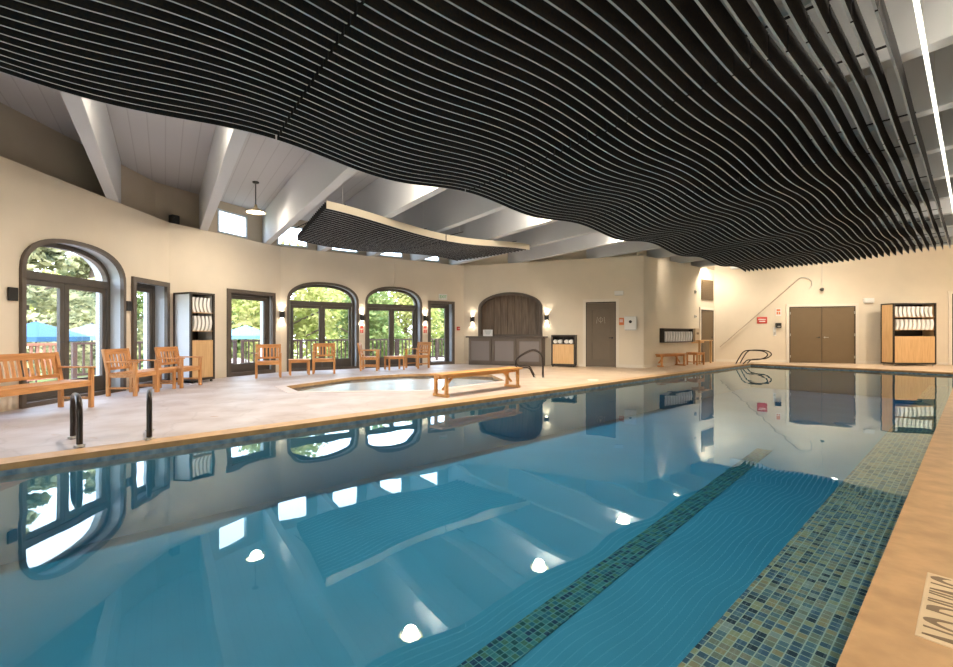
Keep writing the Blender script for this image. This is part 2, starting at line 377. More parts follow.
def arch(t0, t1, spring, apex, z0=0.0, n=22, e=2.35):
    c = (t0+t1)/2; a = (t1-t0)/2; h = apex-spring; pts = [(t0, z0), (t1, z0)]
    for k in range(n+1):
        th = PI*k/n; x = math.copysign(abs(math.cos(th))**(2/e), math.cos(th)); y = abs(math.sin(th))**(2/e)
        pts.append((c+a*x, spring+h*y))
    return pts
def rect(t0, t1, z1, z0=0.0): return [(t0,z0),(t1,z0),(t1,z1),(t0,z1)]

a1 = (F1.t(22), F1.t(122)); a0w = (a1[0]-2.75, a1[0]-.62); w2 = (F1.t(133.5), F1.t(166))
dr2 = (F2.t(229), F2.t(272.5))
a2 = (F3.t(288.5), F3.t(357)); a3 = (F3.t(366.5), F3.t(420.5)); dr3 = (F3.t(429.5), F3.t(452.5))
niche = (F4.t(480), F4.t(541))
SP, AP = 2.12, 2.72
FL0 = -0.02
# lower walls
wall_panel('wall_left', 0, 0, TH, FL0, ZT, [arch(*a0w, SP, AP), arch(*a1, SP, AP), rect(*w2, 2.26)], M_wall, M_reveal)
wall_panel('wall_left_corner', 1, 0, TH, FL0, ZT, [rect(*dr2, 2.27)], M_wall, M_reveal)
wall_panel('wall_window_side', 2, 0, TH, FL0, ZT, [arch(*a2, SP, AP), arch(*a3, SP, AP), rect(*dr3, 2.28)], M_wall, M_reveal)
o = wall_panel('wall_bar', 3, 0, TH, FL0, ZT, [arch(*niche, 2.08, 2.60, z0=1.05, e=2.0)], M_wall2, M_bar)
wall_panel('wall_corner', 4, 0, TH, FL0, ZT, [], M_wall2)
wall_panel('wall_back', 5, 0, TH, FL0, ZC, [], M_wall2)
wall_panel('wall_right', 6, 0, TH, FL0, ZC, [], M_wall2)
rw = [(0.7, 2.3), (2.9, 4.5)]
wall_panel('wall_rear', 7, 0, TH, FL0, ZC, [rect(*x, 2.2, .02) for x in rw], M_wall, M_reveal)
# upper clerestory walls
US = .36
BQ = [-.85+1.65*k for k in range(-3, 13)]
b2 = Vector((-.569, .823)).normalized(); bq = Vector((b2.y, -b2.x))
def t_of_q(w, q):
    return (q - w.P.dot(bq))/w.d.dot(bq)
clr = {}
for (w, i, q) in ((F2, 1, 1.62), (F3, 2, 3.27), (F3, 2, 4.92), (F3, 2, 6.57), (F3, 2, 8.1)):
    base = w.P+w.n*US; t = (q-base.dot(bq))/w.d.dot(bq)
    clr.setdefault(i, []).append((t-.46, t+.46))
clr[1] = [(clr[1][0][0]-.1, clr[1][0][1]-.1)]
nm = {0: 'wall_left_upper', 1: 'wall_left_corner_upper', 2: 'wall_window_side_upper', 3: 'wall_bar_upper', 4: 'wall_corner_upper'}
CZ0, CZ1 = 3.86, 4.50
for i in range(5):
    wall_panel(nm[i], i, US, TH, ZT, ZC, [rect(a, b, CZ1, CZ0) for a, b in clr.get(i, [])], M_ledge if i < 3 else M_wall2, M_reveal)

# ceiling slab
outer = []
for i in range(8):
    a, b = offs(i, TH); w = RING[i]; p = w.P+w.d*a+w.n*TH; outer.append((p.x, p.y))
MB().prism(outer, ZC, ZC+.3).build('ceiling', M_ceil)['kind'] = 'structure'
# ceiling beams
ring_in = []
for i in range(8):
    dep = US if i < 5 else 0.0
    ring_in.append(None)
def beam_span(q):
    hits = []
    for i, w in enumerate(RING):
        dep = US if i < 5 else 0
        Pp = w.P+w.n*dep; den = w.d.dot(bq)
        if abs(den) < 1e-6: continue
        t = (q-Pp.dot(bq))/den
        a, b = offs(i, dep) if dep else (0, w.L)
        if min(0, a)-1e-3 <= t <= max(w.L, b)+1e-3: hits.append((Pp+w.d*t).dot(b2))
    return (min(hits), max(hits)) if len(hits) > 1 else None
k = 0
for q in BQ:
    sp = beam_span(q)
    if not sp: continue
    p0 = b2*sp[0]+bq*q; p1 = b2*sp[1]+bq*q; k += 1
    mb = MB(); wd = .09
    c = [p0-bq*wd, p0+bq*wd, p1+bq*wd, p1-bq*wd]
    mb.prism([(x.x, x.y) for x in c], ZT+.005, ZC-.005)
    o = mb.build('ceiling_beam', M_beam, bevel=.01); o['kind'] = 'structure'

# ------------------------------------------------------------------ deck, pool, spa
PV0, PV1, PS0, PS1 = .30, 5.72, -1.9, 19.15
WZ = -.075
pool = [P(PS0,PV0), P(PS1,PV0), P(PS1,PV1), P(PS0,PV1)]
spa = [(-4.17,9.75), (-3.55,8.85), (-1.0,9.1), (.72,10.95), (.45,12.5), (-.75,13.05), (-2.2,12.6), (-3.3,11.75)]
ADD = .5
floor_poly = []
for w in RING: floor_poly.append((w.P.x, w.P.y))
bm = bmesh.new()
for lp in (floor_poly, pool, spa):
    vv = [bm.verts.new((x, y, 0)) for x, y in lp]
    for i in range(len(vv)): bm.edges.new((vv[i], vv[(i+1) % len(vv)]))
bmesh.ops.triangle_fill(bm, use_beauty=True, edges=bm.edges[:], normal=(0,0,1))
bmesh.ops.recalc_face_normals(bm, faces=bm.faces)
if sum(f.normal.z for f in bm.faces) < 0: bmesh.ops.reverse_faces(bm, faces=bm.faces)
me = bpy.data.meshes.new('floor'); bm.to_mesh(me); bm.free(); me.materials.append(M_deck)
fl = bpy.data.objects.new('floor', me); COL.objects.link(fl); fl['kind'] = 'structure'
def strip(name, loop_in, wdt, z0, z1, m, drop):
    """coping: a ring around the basin, its inner face falling to z=drop"""
    n = len(loop_in); V = [Vector(p) for p in loop_in]; cen = sum(V, Vector((0,0)))/n; out = []
    for i in range(n):
        a = V[i-1]; b = V[i]; c = V[(i+1)%n]; d1 = (b-a).normalized(); d2 = (c-b).normalized()
        n1 = Vector((d1.y,-d1.x)); n2 = Vector((d2.y,-d2.x))
        if n1.dot(b-cen) < 0: n1, n2 = -n1, -n2
        x = (n1+n2).normalized(); out.append(b+x*wdt/max(.4, x.dot(n1)))
    mb = MB()
    for i in range(n):
        j = (i+1)%n; a, b, c, d = V[i], V[j], out[j], out[i]
        mb.add([(a.x,a.y,z1),(b.x,b.y,z1),(c.x,c.y,z1),(d.x,d.y,z1)], [(0,1,2,3)], 0)
        mb.add([(d.x,d.y,z0),(c.x,c.y,z0),(c.x,c.y,z1),(d.x,d.y,z1)], [(0,1,2,3)], 0)
        mb.add([(a.x,a.y,z1),(b.x,b.y,z1),(b.x,b.y,drop),(a.x,a.y,drop)], [(0,1,2,3)], 1)
    o = mb.build(name, [m, M_copedge]); o['kind'] = 'structure'; return o
# the coping lies a hair above the deck and laps the basin edge by 2 cm
cp = [P(PS0+.02,PV0+.02), P(PS1-.02,PV0+.02), P(PS1-.02,PV1-.02), P(PS0+.02,PV1-.02)]
strip('trim_1', cp, .27, 0, .008, M_coping, -.05)
strip('trim_2', [((x-(-1.7))*.985-1.7, (y-11)*.985+11) for x, y in spa], .22, 0, .008, mat('spa_coping_stone', (.62,.54,.52), .6, noise=.15, nscale=5), -.06)
PD = -.88
def basin(name, poly, depth, m, walltile=None, tz=-.15):
    mb = MB(); n = len(poly)
    mb.add([(x,y,depth) for x,y in poly], [tuple(range(n))], 0)
    for i in range(n):
        a = poly[i]; b = poly[(i+1)%n]
        mb.add([(a[0],a[1],depth),(b[0],b[1],depth),(b[0],b[1],tz),(a[0],a[1],tz)], [(0,1,2,3)], 0)
        mb.add([(a[0],a[1],tz),(b[0],b[1],tz),(b[0],b[1],0),(a[0],a[1],0)], [(0,1,2,3)], 1)
    o = mb.build(name, [m, walltile or m]); o['kind'] = 'structure'; return o
basin('pool_basin', pool, PD, M_plaster, mat('waterline_tile', (.10,.17,.24), .3, noise=.5, nscale=12, col2=(.3,.36,.4)))
basin('spa_basin', spa, -.75, M_spaplaster, mat('spa_waterline_tile', (.20,.13,.09), .4, noise=.4, nscale=12))
# mosaic bench along the camera side, and the dark mosaic line on the floor
mb = MB(); mb.prism([P(PS0+.01,PV0+.005), P(PS1-.01,PV0+.005), P(PS1-.01,.93), P(PS0+.01,.93)], PD+.002, -.40)
mb.build('pool_bench', M_tile)['kind'] = 'structure'
mb = MB(); mb.prism([P(-1.5,1.67), P(9.0,2.35), P(9.0,2.58), P(-1.5,1.90)], PD+.002, PD+.006)
mb.build('pool_lane_line', M_tile2)['kind'] = 'structure'
# steps at the near-left end
mb = MB()
for i in range(3):
    mb.prism([P(PS0+.01,PV0+.9), P(PS0+.35+.35*(3-i),PV0+.9), P(PS0+.35+.35*(3-i),PV1-.01), P(PS0+.01,PV1-.01)], PD+.001+.2*i, PD+.2+.2*i)
mb.build('pool_steps', M_plaster)['kind'] = 'structure'
mb = MB(); mb.prism([P(PS0-.01,PV0-.01), P(PS1+.01,PV0-.01), P(PS1+.01,PV1+.01), P(PS0-.01,PV1+.01)], PD-.02, WZ)
tag(mb.build('pool_water', M_water), 'still blue-green water filling the long swimming pool', 'water', kind='stuff')
mb = MB(); mb.prism([((x+1.7)*1.004-1.7, (y-11)*1.004+11) for x, y in spa], -.77, -.09)
tag(mb.build('spa_water', M_spawater), 'pale reflecting water in the small spa pool behind the honey wood bench', 'water', kind='stuff')

# base under the building and the outdoor terrace, beyond the windows
tp = []
for i in range(3):
    a, b = offs(i, TH); w = RING[i]
    tp.append(w.pt(a if i else -2, TH))
tp.append(F3.pt(offs(2, TH)[1]+1.5, TH+.0)); tp.append(F3.pt(offs(2, 3)[1]+1.5, 3.1))
for i in (2, 1, 0):
    a, b = offs(i, 3.1); tp.append(RING[i].pt(a if i else -2, 3.1))
MB().prism(tp, -.5, -.03).build('ground_terrace', M_patio)['kind'] = 'structure'
g = MB(); g.add([(-90,-30,-1.0),(60,-30,-1.0),(60,110,-1.0),(-90,110,-1.0)], [(0,1,2,3)])
g.build('ground', M_grass)['kind'] = 'structure'
g = MB()
for j, (x0,y0,x1,y1) in enumerate([(-19,4,-10.5,22)]): g.prism([(x0,y0),(x1,y0),(x1-1,y1),(x0+2,y1)], -1.0, -.96)
g.build('ground_patio', M_patio)['kind'] = 'structure'

# ------------------------------------------------------------------ windows and glazed doors
def ring_mesh(mb, loop, wdt, y0, y1, mi=0):
    """frame following loop (t,z) inset by wdt toward the inside"""
    n = len(loop); V = [Vector(p) for p in loop]; inn = []
    for i in range(n):
        a, b, c = V[i-1], V[i], V[(i+1)%n]; d1 = (b-a).normalized(); d2 = (c-b).normalized()
        n1 = Vector((-d1.y, d1.x)); n2 = Vector((-d2.y, d2.x)); x = n1+n2
        if x.length < 1e-5: x = n1
        x.normalize(); inn.append(b+x*wdt/max(.5, x.dot(n1)))
    for i in range(n):
        j = (i+1)%n; a, b, c, d = V[i], V[j], inn[j], inn[i]
        vsx = [(a.x,y0,a.y),(b.x,y0,b.y),(c.x,y0,c.y),(d.x,y0,d.y),(a.x,y1,a.y),(b.x,y1,b.y),(c.x,y1,c.y),(d.x,y1,d.y)]
        mb.add(vsx, [(0,1,2,3),(7,6,5,4),(0,4,5,1),(3,2,6,7)], mi)
    return [(p.x, p.y) for p in inn]
def no_dup(l):
    out = []
    for p in l:
        if not out or (abs(p[0]-out[-1][0])+abs(p[1]-out[-1][1])) > 1e-4: out.append(p)
    return out
def arched_window(idx, w, t0, t1):
    r = struct_empty('window_%d' % idx, (*w.pt(0), 0), w.rz)
    L0 = no_dup(arch(t0-.05, t1+.05, SP+.02, AP+.05, 0.0))
    mb = MB(); ring_mesh(mb, L0, .07, -.05, .02); mb.build('casing', M_bronze_hi, r)
    y = .22
    L1 = no_dup(arch(t0+.005, t1-.005, SP, AP-.005, .003))
    mb = MB(); ring_mesh(mb, L1, .08, y, y+.09)
    wd = t1-t0; c = (t0+t1)/2; zt = SP-.02
    mb.box(t0+.1, t1-.1, y-.01, y+.10, zt-.06, zt+.07)
    mb.build('window_frame', M_bronze, r)
    for s0, s1 in ((t0+.105, c-.005), (c+.005, t1-.105)):
        mb = MB(); ring_mesh(mb, rect(s0, s1, zt-.065, .01), .09, y+.015, y+.07)
        mb.box(s0+.088, s1-.088, y+.018, y+.067, .095, .33)
        lf = mb.build('door_leaf', M_bronze, r)
        MB().box(s0+.089, s1-.089, y+.038, y+.046, .33, zt-.154).build('pane', M_glass, lf)
        hm = MB(); hx = (s1-.06) if s0 < c-.3 and s1 < c+.1 else (s0+.06)
        hm.tube([(hx, y+.01, 1.0), (hx, y-.03, 1.0), (hx+(.08 if s0 > c else -.08), y-.035, 1.0)], .008, 6); hm.build('handle', M_black, lf)
    L2 = no_dup(arch(t0+.10, t1-.10, SP, AP-.11, zt+.06)); mb = MB()
    holed(mb, L2, [], lambda a, b: (a, y+.04, b)); mb.build('arch_pane', M_glass, r)
    return r
def rect_window(idx, w, t0, t1, z1, kick=.3, split=None, name='door_%d', yy=.24):
    r = struct_empty(name % idx, (*w.pt(0), 0), w.rz)
    mb = MB(); ring_mesh(mb, rect(t0-.07, t1+.07, z1+.07, 0), .10, -.05, .02); mb.build('casing', M_bronze_hi, r)
    y = yy
    mb = MB(); ring_mesh(mb, rect(t0+.005, t1-.005, z1-.005, .003), .07, y, y+.09)
    mb.build('frame', M_bronze, r)
    sl = [(t0+.08, t1-.08)] if not split else [(t0+.08, split), (split+.01, t1-.08)]
    for s0, s1 in sl:
        mb = MB(); ring_mesh(mb, rect(s0, s1, z1-.08, .01), .10, y+.015, y+.07)
        if kick > .1: mb.box(s0+.098, s1-.098, y+.018, y+.067, .10, kick)
        lf = mb.build('door_leaf', M_bronze, r)
        MB().box(s0+.099, s1-.099, y+.038, y+.046, max(kick, .11), z1-.18).build('pane', M_glass, lf)
        hm = MB(); hx = s1-.05; hm.tube([(hx, y+.01, 1.0), (hx, y-.03, 1.0), (hx-.1, y-.035, 1.0)], .009, 6); hm.build('handle', M_black, lf)
    return r
arched_window(1, F1, *a0w); arched_window(2, F1, *a1); arched_window(3, F3, *a2); arched_window(4, F3, *a3)
rect_window(1, F1, *w2, 2.26); rect_window(2, F2, *dr2, 2.27, kick=.32, yy=.12); rect_window(3, F3, *dr3, 2.28, kick=.11)
n_ = 5
for i, ls in clr.items():
    for a, b in ls:
        w = RING[i]; r = struct_empty('window_%d' % n_, (*w.pt(0), 0), w.rz); n_ += 1
        mb = MB(); ring_mesh(mb, rect(a, b, CZ1, CZ0), .045, US-.015, US+.06); mb.build('window_frame', M_reveal, r)
        MB().box(a+.04, b-.04, US+.02, US+.026, CZ0+.04, CZ1-.04).build('pane', M_glass, r)
for j, x in enumerate(rw):
    w = F8; r = struct_empty('window_%d' % n_, (*w.pt(0), 0), w.rz); n_ += 1
    mb = MB(); ring_mesh(mb, rect(*x, 2.2, .02), .08, .3, .38); mb.box(sum(x)/2-.05, sum(x)/2+.05, .31, .37, .08, 2.14); mb.build('window_frame', M_bronze, r)
    MB().box(x[0]+.07, x[1]-.07, .335, .343, .09, 2.13).build('pane', M_glass, r)

# bar niche back boards
r = struct_empty('trim_3', (*F4.pt(0), 0), F4.rz)
mb = MB(); ring_mesh(mb, no_dup(arch(niche[0]-.06, niche[1]+.06, 2.09, 2.67, 1.02, e=2.0)), .10, -.045, .02); mb.build('niche_casing', M_bronze_hi, r)
mb = MB(); nb = 9; bw = (niche[1]-niche[0]+.1)/nb
M_nb = wood('niche_boards', (.12, .085, .06), (.22, .165, .12), .5, 2, 1.2)
for i in range(nb): mb.box(niche[0]-.05+i*bw, niche[0]-.05+(i+1)*bw-.012, .22, .245, 1.02, 2.7)
mb.box(niche[0]-.05, niche[1]+.05, .245, .26, 1.02, 2.7)
mb.build('back_boards', M_nb, r)
r = struct_empty('trim_4', (*F4.pt(0), 0), F4.rz)
for a, b in ((F4.t(617)+.0, 0),): pass

# ------------------------------------------------------------------ solid doors
def solid_door(idx, w, t0, t1, z1, m, double=False, panels=True, casing=True, emblem=False):
    r = struct_empty('door_%d' % idx, (*w.pt(0), 0), w.rz)
    mb = MB()
    cw = .10 if casing else .045
    if casing:
        for (x0, x1, q0, q1) in ((t0-cw, t0, 0, z1+cw), (t1, t1+cw, 0, z1+cw), (t0, t1, z1, z1+cw)): mb.box(x0, x1, -.035, -.001, q0, q1)
        mb.build('casing', M_trimw, r)
        mb = MB()
    for (x0, x1, q0, q1) in ((t0, t0+.03, 0, z1), (t1-.03, t1, 0, z1), (t0, t1, z1-.04, z1)): mb.box(x0, x1, -.045, -.001, q0, q1)
    mb.build('jamb', mat('door_jamb', (.07,.05,.035), .5), r)
    if double: MB().box((t0+t1)/2-.02, (t0+t1)/2+.02, -.0195, -.001, .01, z1-.041).build('gap_backing', mat('door_jamb', (.07,.05,.035), .5), r)  # dark backing strip added so the gap between the leaves reads dark
    leaves = [(t0+.03, t1-.03)] if not double else [(t0+.03, (t0+t1)/2-.012), ((t0+t1)/2+.012, t1-.03)]
    for i, (x0, x1) in enumerate(leaves):
        mb = MB(); mb.box(x0, x1, -.028, -.002, .012, z1-.045)
        if panels:
            g = .15
            for q0, q1 in ((.22, .92), (1.08, z1-.22)):
                for (p0, p1, r0, r1) in ((x0+g, x1-g, q0, q0+.035), (x0+g, x1-g, q1-.035, q1), (x0+g, x0+g+.035, q0+.035, q1-.035), (x1-g-.035, x1-g, q0+.035, q1-.035)):
                    mb.box(p0, p1, -.058, -.0279, r0, r1)
        lf = mb.build('door_leaf', m, r)
        hx = x1-.09 if not double else (x1-.08 if i == 0 else x0+.08)
        hm = MB(); sgn = -1 if (hx > (x0+x1)/2) else 1
        hm.lathe([(0,-.012),(.03,-.012),(.03,.0),(0,0)], 10, (hx, 0, 0)); 
        hm.v = [(p[0], -.028-(.012-abs(p[2]))-.004, 1.0+p[1]) if False else (p[0], p[2]-.028, 1.0+p[1]) for p in hm.v]
        hm.tube([(hx,-.03,1.0),(hx,-.075,1.0),(hx+sgn*.11,-.08,1.0)], .010, 6); hm.build('handle', M_black if not double or i == 0 else M_steel, lf)
        if double:
            hg = MB(); hxx = x0 if i == 0 else x1
            for zz in (.25, 1.1, z1-.25): hg.box(hxx-.012, hxx+.012, -.05, -.027, zz-.05, zz+.05)
            hg.build('hinge', M_steel, lf)
        if emblem:
            em = MB(); cx = (x0+x1)/2
            em.tube([(cx+.07*math.cos(a), -.031, 1.62+.07*math.sin(a)) for a in [2*PI*k/18 for k in range(18)]], .005, 5, closed=True)
            for dx in (-.14, 0, .14): em.tube([(cx+dx, -.031, 1.5), (cx+dx*.8, -.031, 1.72)], .005, 5)
            em.build('door_emblem', mat('emblem_pale', (.55,.5,.42), .4), lf)
    return r
solid_door(4, F4, F4.t(586), F4.t(616), F4.z(600, 302), M_door, emblem=True)
dz = F5.z(707, 310); solid_door(5, F5, F5.t(700.5), F5.t(712.5), dz, M_doorb, panels=False)
solid_door(6, F6, F6.t(789), F6.t(855), F6.z(820, 306.5), M_doorb, double=True, panels=False)
solid_door(7, F6, F6.t(951.5), F6.t(951.5)+1.0, 2.6, M_dkwood, panels=False)

# base trim on the far walls
for j, (w, x0, x1) in enumerate([(F4, .1, F4.t(472)), (F4, F4.t(579), F4.t(584)), (F4, F4.t(619), F4.L-.02), (F5, .02, F5.t(698)), (F6, .05, F6.t(787)), (F6, F6.t(857), F6.t(884)), (F6, F6.t(937), F6.t(948))]):
    if x1-x0 < .05: continue
    o = MB().box(x0, x1, -.015, -.001, 0, .10).build('baseboard_%s' % ['bar', 'niche', 'door', 'corner', 'back', 'back_middle', 'back_right'][j], M_trimw); o.location = (*w.pt(0), 0); o.rotation_euler = (0,0,w.rz); o['kind'] = 'structure'

# ------------------------------------------------------------------ slatted wave cloud
def wavez(s, v):
    am = min(1, .32+.115*v) if v > 1.3 else .24+.17*v; s = s-.13*(v-5.75)
    return 3.465+am*.062*math.cos(2*PI*(s-1.78)/3.2+(5.75-v)*.72)+.012*math.cos(2*PI*(s-.5)/5.4-(5.75-v)*1.5)
def make_cloud_panel(s0, s1, v0, v1, n, label, zf, hgt=.22, name='slat_ceiling_panel', group='wavy charcoal slat panels over the pool', fascia=(), seg=20, ends=None):
    ox, oy = P((s0+s1)/2, (v0+v1)/2)
    r = thing(name, (ox, oy, 0), UANG, label, 'ceiling panel', group)
    cs, cv = (s0+s1)/2, (v0+v1)/2
    def loc(s, v, z): return (s-cs, v-cv, z)
    th = .009
    for i in range(n):
        v = v0+(v1-v0)*i/(n-1)
        sa, sb = (s0, s1) if ends is None else ends(v, s0, s1)
        if sb-sa < .15: continue
        mb = MB(); N = seg
        for k in range(N+1):
            s = sa+.012+(sb-sa-.024)*k/N; z = zf(s, v)
            mb.v += [loc(s, v-th, z), loc(s, v+th, z), loc(s, v+th, z+hgt), loc(s, v-th, z+hgt)]
        for k in range(N):
            a = 4*k; b = a+4
            for j in range(4):
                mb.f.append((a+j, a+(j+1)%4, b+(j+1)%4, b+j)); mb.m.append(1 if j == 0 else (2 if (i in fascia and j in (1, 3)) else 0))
        mb.f += [(3,2,1,0), tuple(4*N+j for j in range(4))]; mb.m += [0, 0]
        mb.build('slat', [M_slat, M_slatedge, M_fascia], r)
    # carriers: thin cross rods over the slats, hangers to the beams
    for fs in (.18, .82):
        s = s0+(s1-s0)*fs; mb = MB(); N = 14
        ztop = max(zf(s, v0+(v1-v0)*k/N) for k in range(N+1))+hgt+.016
        mb.box(s-cs-.012, s-cs+.012, v0-cv, v1-cv, ztop-.004, ztop+.008)
        mb.build('carrier', M_slat, r)
        for fv in (.05, .35, .65, .95):
            vv = v0-cv+(v1-v0)*fv
            hm = MB(); hm.tube([(s-cs, vv, ztop), (s-cs, vv, ZC-.002)], .004, 5); hm.build('hanger', M_steel, r)
    return r
js = [-4.23, -1.18, 1.87, 4.92, 7.97, 11.02, 14.07, 17.12, 18.72]
names = ['wavy charcoal slat panel overhead at the near end of the pool', 'wavy charcoal slat panel overhead at the top left corner of the view',
 'wavy charcoal slat panel overhead, nearest full panel above the middle of the view', 'wavy charcoal slat panel overhead, second from the near joint',
 'wavy charcoal slat panel over mid pool, just past the small cloud', 'wavy charcoal slat panel over the pool in front of the single door',
 'wavy charcoal slat panel over the pool level with the towel rack corner', 'wavy charcoal slat panel over the far part of the pool',
 'short slat panel at the far end of the pool, nearest the double doors']
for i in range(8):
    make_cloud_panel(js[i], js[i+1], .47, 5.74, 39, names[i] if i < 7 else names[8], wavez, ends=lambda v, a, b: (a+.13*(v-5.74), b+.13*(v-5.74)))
# smaller cloud
def wz2(s, v): return 3.60-.07*(s-3.9)/6+.10*math.cos(2*PI*(s-3.7)/6.6+(v-8.8)*.5)
def ends2(v, s0, s1):
    # the ends follow the beam direction, and taper at the far right tip
    off = (v-8.85)*.165
    lo = max(s0, 3.85+off) if s0 < 4.5 else s0
    hi = min(s1, 10.1-((v-8.85)/2.9)**2*.4) if s1 > 9 else s1
    return lo, hi
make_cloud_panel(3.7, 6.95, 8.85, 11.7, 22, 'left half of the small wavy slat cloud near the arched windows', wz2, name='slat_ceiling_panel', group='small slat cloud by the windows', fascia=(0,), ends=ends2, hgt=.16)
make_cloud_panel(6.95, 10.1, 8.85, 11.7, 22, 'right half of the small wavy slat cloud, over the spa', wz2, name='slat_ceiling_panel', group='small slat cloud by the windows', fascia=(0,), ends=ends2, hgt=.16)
# light tube along the right-hand edge of the cloud
r = thing('light_track', (*P(0, .30), 3.66), UANG, 'long thin glowing white tube running along the right edge of the slat ceiling', 'light')
mb = MB()
mb.tube([(-3.0,0,0), (18.5,0,0)], .017, 8); mb.build('tube', M_tube, r)
for i in range(14):
    x = -2.6+i*1.6; MB().tube([(x,0,.01), (x,0,ZC-3.665)], .004, 5).build('hanger', M_steel, r)

# ------------------------------------------------------------------ lamps
def point(name, loc, watts, col, rad, parent=None, spot=None, rot=None, blend=.6):
    ld = bpy.data.lights.new(name, 'SPOT' if spot else 'POINT'); ld.energy = watts; ld.color = col; ld.shadow_soft_size = rad
    if spot: ld.spot_size = spot; ld.spot_blend = blend
    o = bpy.data.objects.new(name, ld); COL.objects.link(o); o.location = loc
    if rot: o.rotation_euler = rot
    if parent: o.parent = parent
    return o
def make_pendant(label):
    r = thing('pendant_lamp', (0,0,0), 0, label, 'lamp', 'enamel pendant lamps under the beams')
    MB().lathe([(.0,.72),(.075,.72),(.07,.69),(.02,.68),(0,.68)], 16).build('canopy', M_black, r, smooth=True)
    MB().tube([(0,0,.69),(0,0,.18)], .011, 8).build('rod', M_black, r)
    sh_ = MB().lathe([(.0,.19),(.03,.18),(.035,.12),(.05,.11),(.09,.085),(.17,.045),(.215,.0),(.205,-.004),(.165,.035),(.085,.072),(.03,.09),(0,.092)], 28).build('shade', mat('shade_enamel', (.62,.50,.30), .4), r, smooth=True)
    MB().lathe([(0,.078),(.08,.066),(.15,.033),(.17,.012),(.10,-.012),(0,-.02)], 24).build('bulb', M_lamp, sh_, smooth=True)
    return r
pend = make_pendant('cream enamel pendant lamp on a black rod, hung before the clerestory window')
ps = [(-5.2, 10.6)]+[P(s, 6.62) for s in (4.43, 7.9, 11.5, 15.0, 18.5)]+[P(19.9, 3.3), P(20.3, .2), P(.9, 6.62), P(20.6,-1.9)]  # last four pendants are unseen extras, added to brighten the hall
pl = [None, 'pendant lamp behind the slat ceiling above the near left pool edge', 'pendant lamp behind the slat ceiling above the honey wood bench', 'pendant lamp behind the slat ceiling in front of the bar wall', 'pendant lamp behind the slat ceiling near the towel rack corner', 'pendant lamp behind the slat ceiling at the far pool corner', 'added fill pendant behind the slat ceiling before the double doors', 'added fill pendant behind the slat ceiling before the right-hand towel cabinet', 'added fill pendant above the nearest arched window, out of view over the slats', 'added fill pendant, unseen over the far right corner of the deck']
for i, p in enumerate(ps):
    o = pend if i == 0 else dup(pend, (0,0,0), 0, pl[i]); o.location = (p[0], p[1], 4.0)
    point('pendant_light', (0,0,-.06), PEND_W*(.45, .9, 1.1, 1.25, .45, .15, .2, .26, .35, .3)[i], WARM, .09, o, spot=R_(168), blend=.75)
    point('pendant_glow', (0,0,-.07), PEND_W*(.15, .28, .33, .35, .15, .03, .08, .10, .08, .1)[i], WARM, .12, o)
# uplights resting above the slats, and unseen downlights added to light the right deck
for i, s in enumerate((-.6, 3.0, 6.4, 9.8, 13.2, 16.8)):
    x, y = P(s, 3.1)
    r = thing('uplight', (x, y, 4.02), UANG, ['linear uplight hung above the slats over the near pool end', 'linear uplight above the slats, second along the pool from the near end', 'linear uplight above the slats over the near middle of the pool', 'linear uplight above the slats over the far middle of the pool', 'linear uplight above the slats, last but one toward the far end', 'linear uplight above the slats over the far pool end'][i], 'light', 'uplights hidden above the slats')
    MB().box(-.6, .6, -.05, .05, -.06, 0).build('housing', M_white, r)
    for dx in (-.5, .5): MB().tube([(dx,0,0),(dx,0,ZC-4.022)], .004, 5).build('hanger', M_steel, r)
    ld = bpy.data.lights.new('uplight_glow', 'AREA'); ld.shape = 'RECTANGLE'; ld.size = 1.1; ld.size_y = .08; ld.energy = UP_W; ld.color = WARM
    lo = bpy.data.objects.new('uplight_glow', ld); COL.objects.link(lo); lo.parent = r; lo.location = (0,0,.01); lo.rotation_euler = (PI,0,0)
for i, s in enumerate((-2.5, 1.2, 5.0, 9.0, 13.0, 17.0)):
    x, y = P(s, -1.3)
    r = thing('deck_fill_lamp', (x, y, ZC), UANG, ['added round fill light over the right deck behind the camera', 'added round fill light over the right deck beside the no diving plaque', 'added round fill light over the right deck, third from the rear', 'added round fill light over the right deck, middle of the row', 'added round fill light over the right deck, last but one toward the back wall', 'added round fill light over the right deck nearest the back wall'][i], 'light', 'unseen fill lights added over the right deck')
    MB().lathe([(0,0),(.17,0),(.17,-.08),(.15,-.08),(.15,-.04),(0,-.04)], 24).build('housing', M_white, r)
    MB().lathe([(0,-.045),(.145,-.045),(.145,-.06),(0,-.065)], 24).build('lens', M_lamp, r)
    point('deck_fill_glow', (0,0,-.12), DOWN_W, NEUT, .14, r, spot=R_(165), blend=.4)
    point('deck_fill_spill', (0,0,-.45), DOWN_W*.4, NEUT, .14, r)

def make_sconce(lit, label, group):
    r = thing('wall_sconce', (0,0,0), 0, label, 'wall light', group)
    hs_ = MB().box(-.07,.07,-.125 if lit else -.045,-.012,-.10,.10).build('housing', M_black, r, bevel=.006)
    MB().box(-.05,.05,-.0119,-.0005,-.07,.07).build('back_plate', M_blackp, r)
    if lit:
        MB().lathe([(0,-.104),(.045,-.104),(.045,-.1005),(0,-.1005)], 14, (0,-.068,0)).build('lens', M_lamp, hs_)
        MB().lathe([(0,.1005),(.045,.1005),(.045,.104),(0,.104)], 14, (0,-.068,0)).build('lens', M_lamp, hs_)
    return r
sc_lit = [(F3, 281.5, 314.5, 'lit up-and-down wall sconce left of the wide arched doors'), (F3, 361.5, 317.5, 'lit wall sconce between the two arched doorways'),
 (F3, 424.8, 318.5, 'lit wall sconce beside the narrow glazed door'), (F4, 473, 319.5, 'lit wall sconce left of the bar niche'), (F4, 547, 317.5, 'lit wall sconce right of the bar niche')]
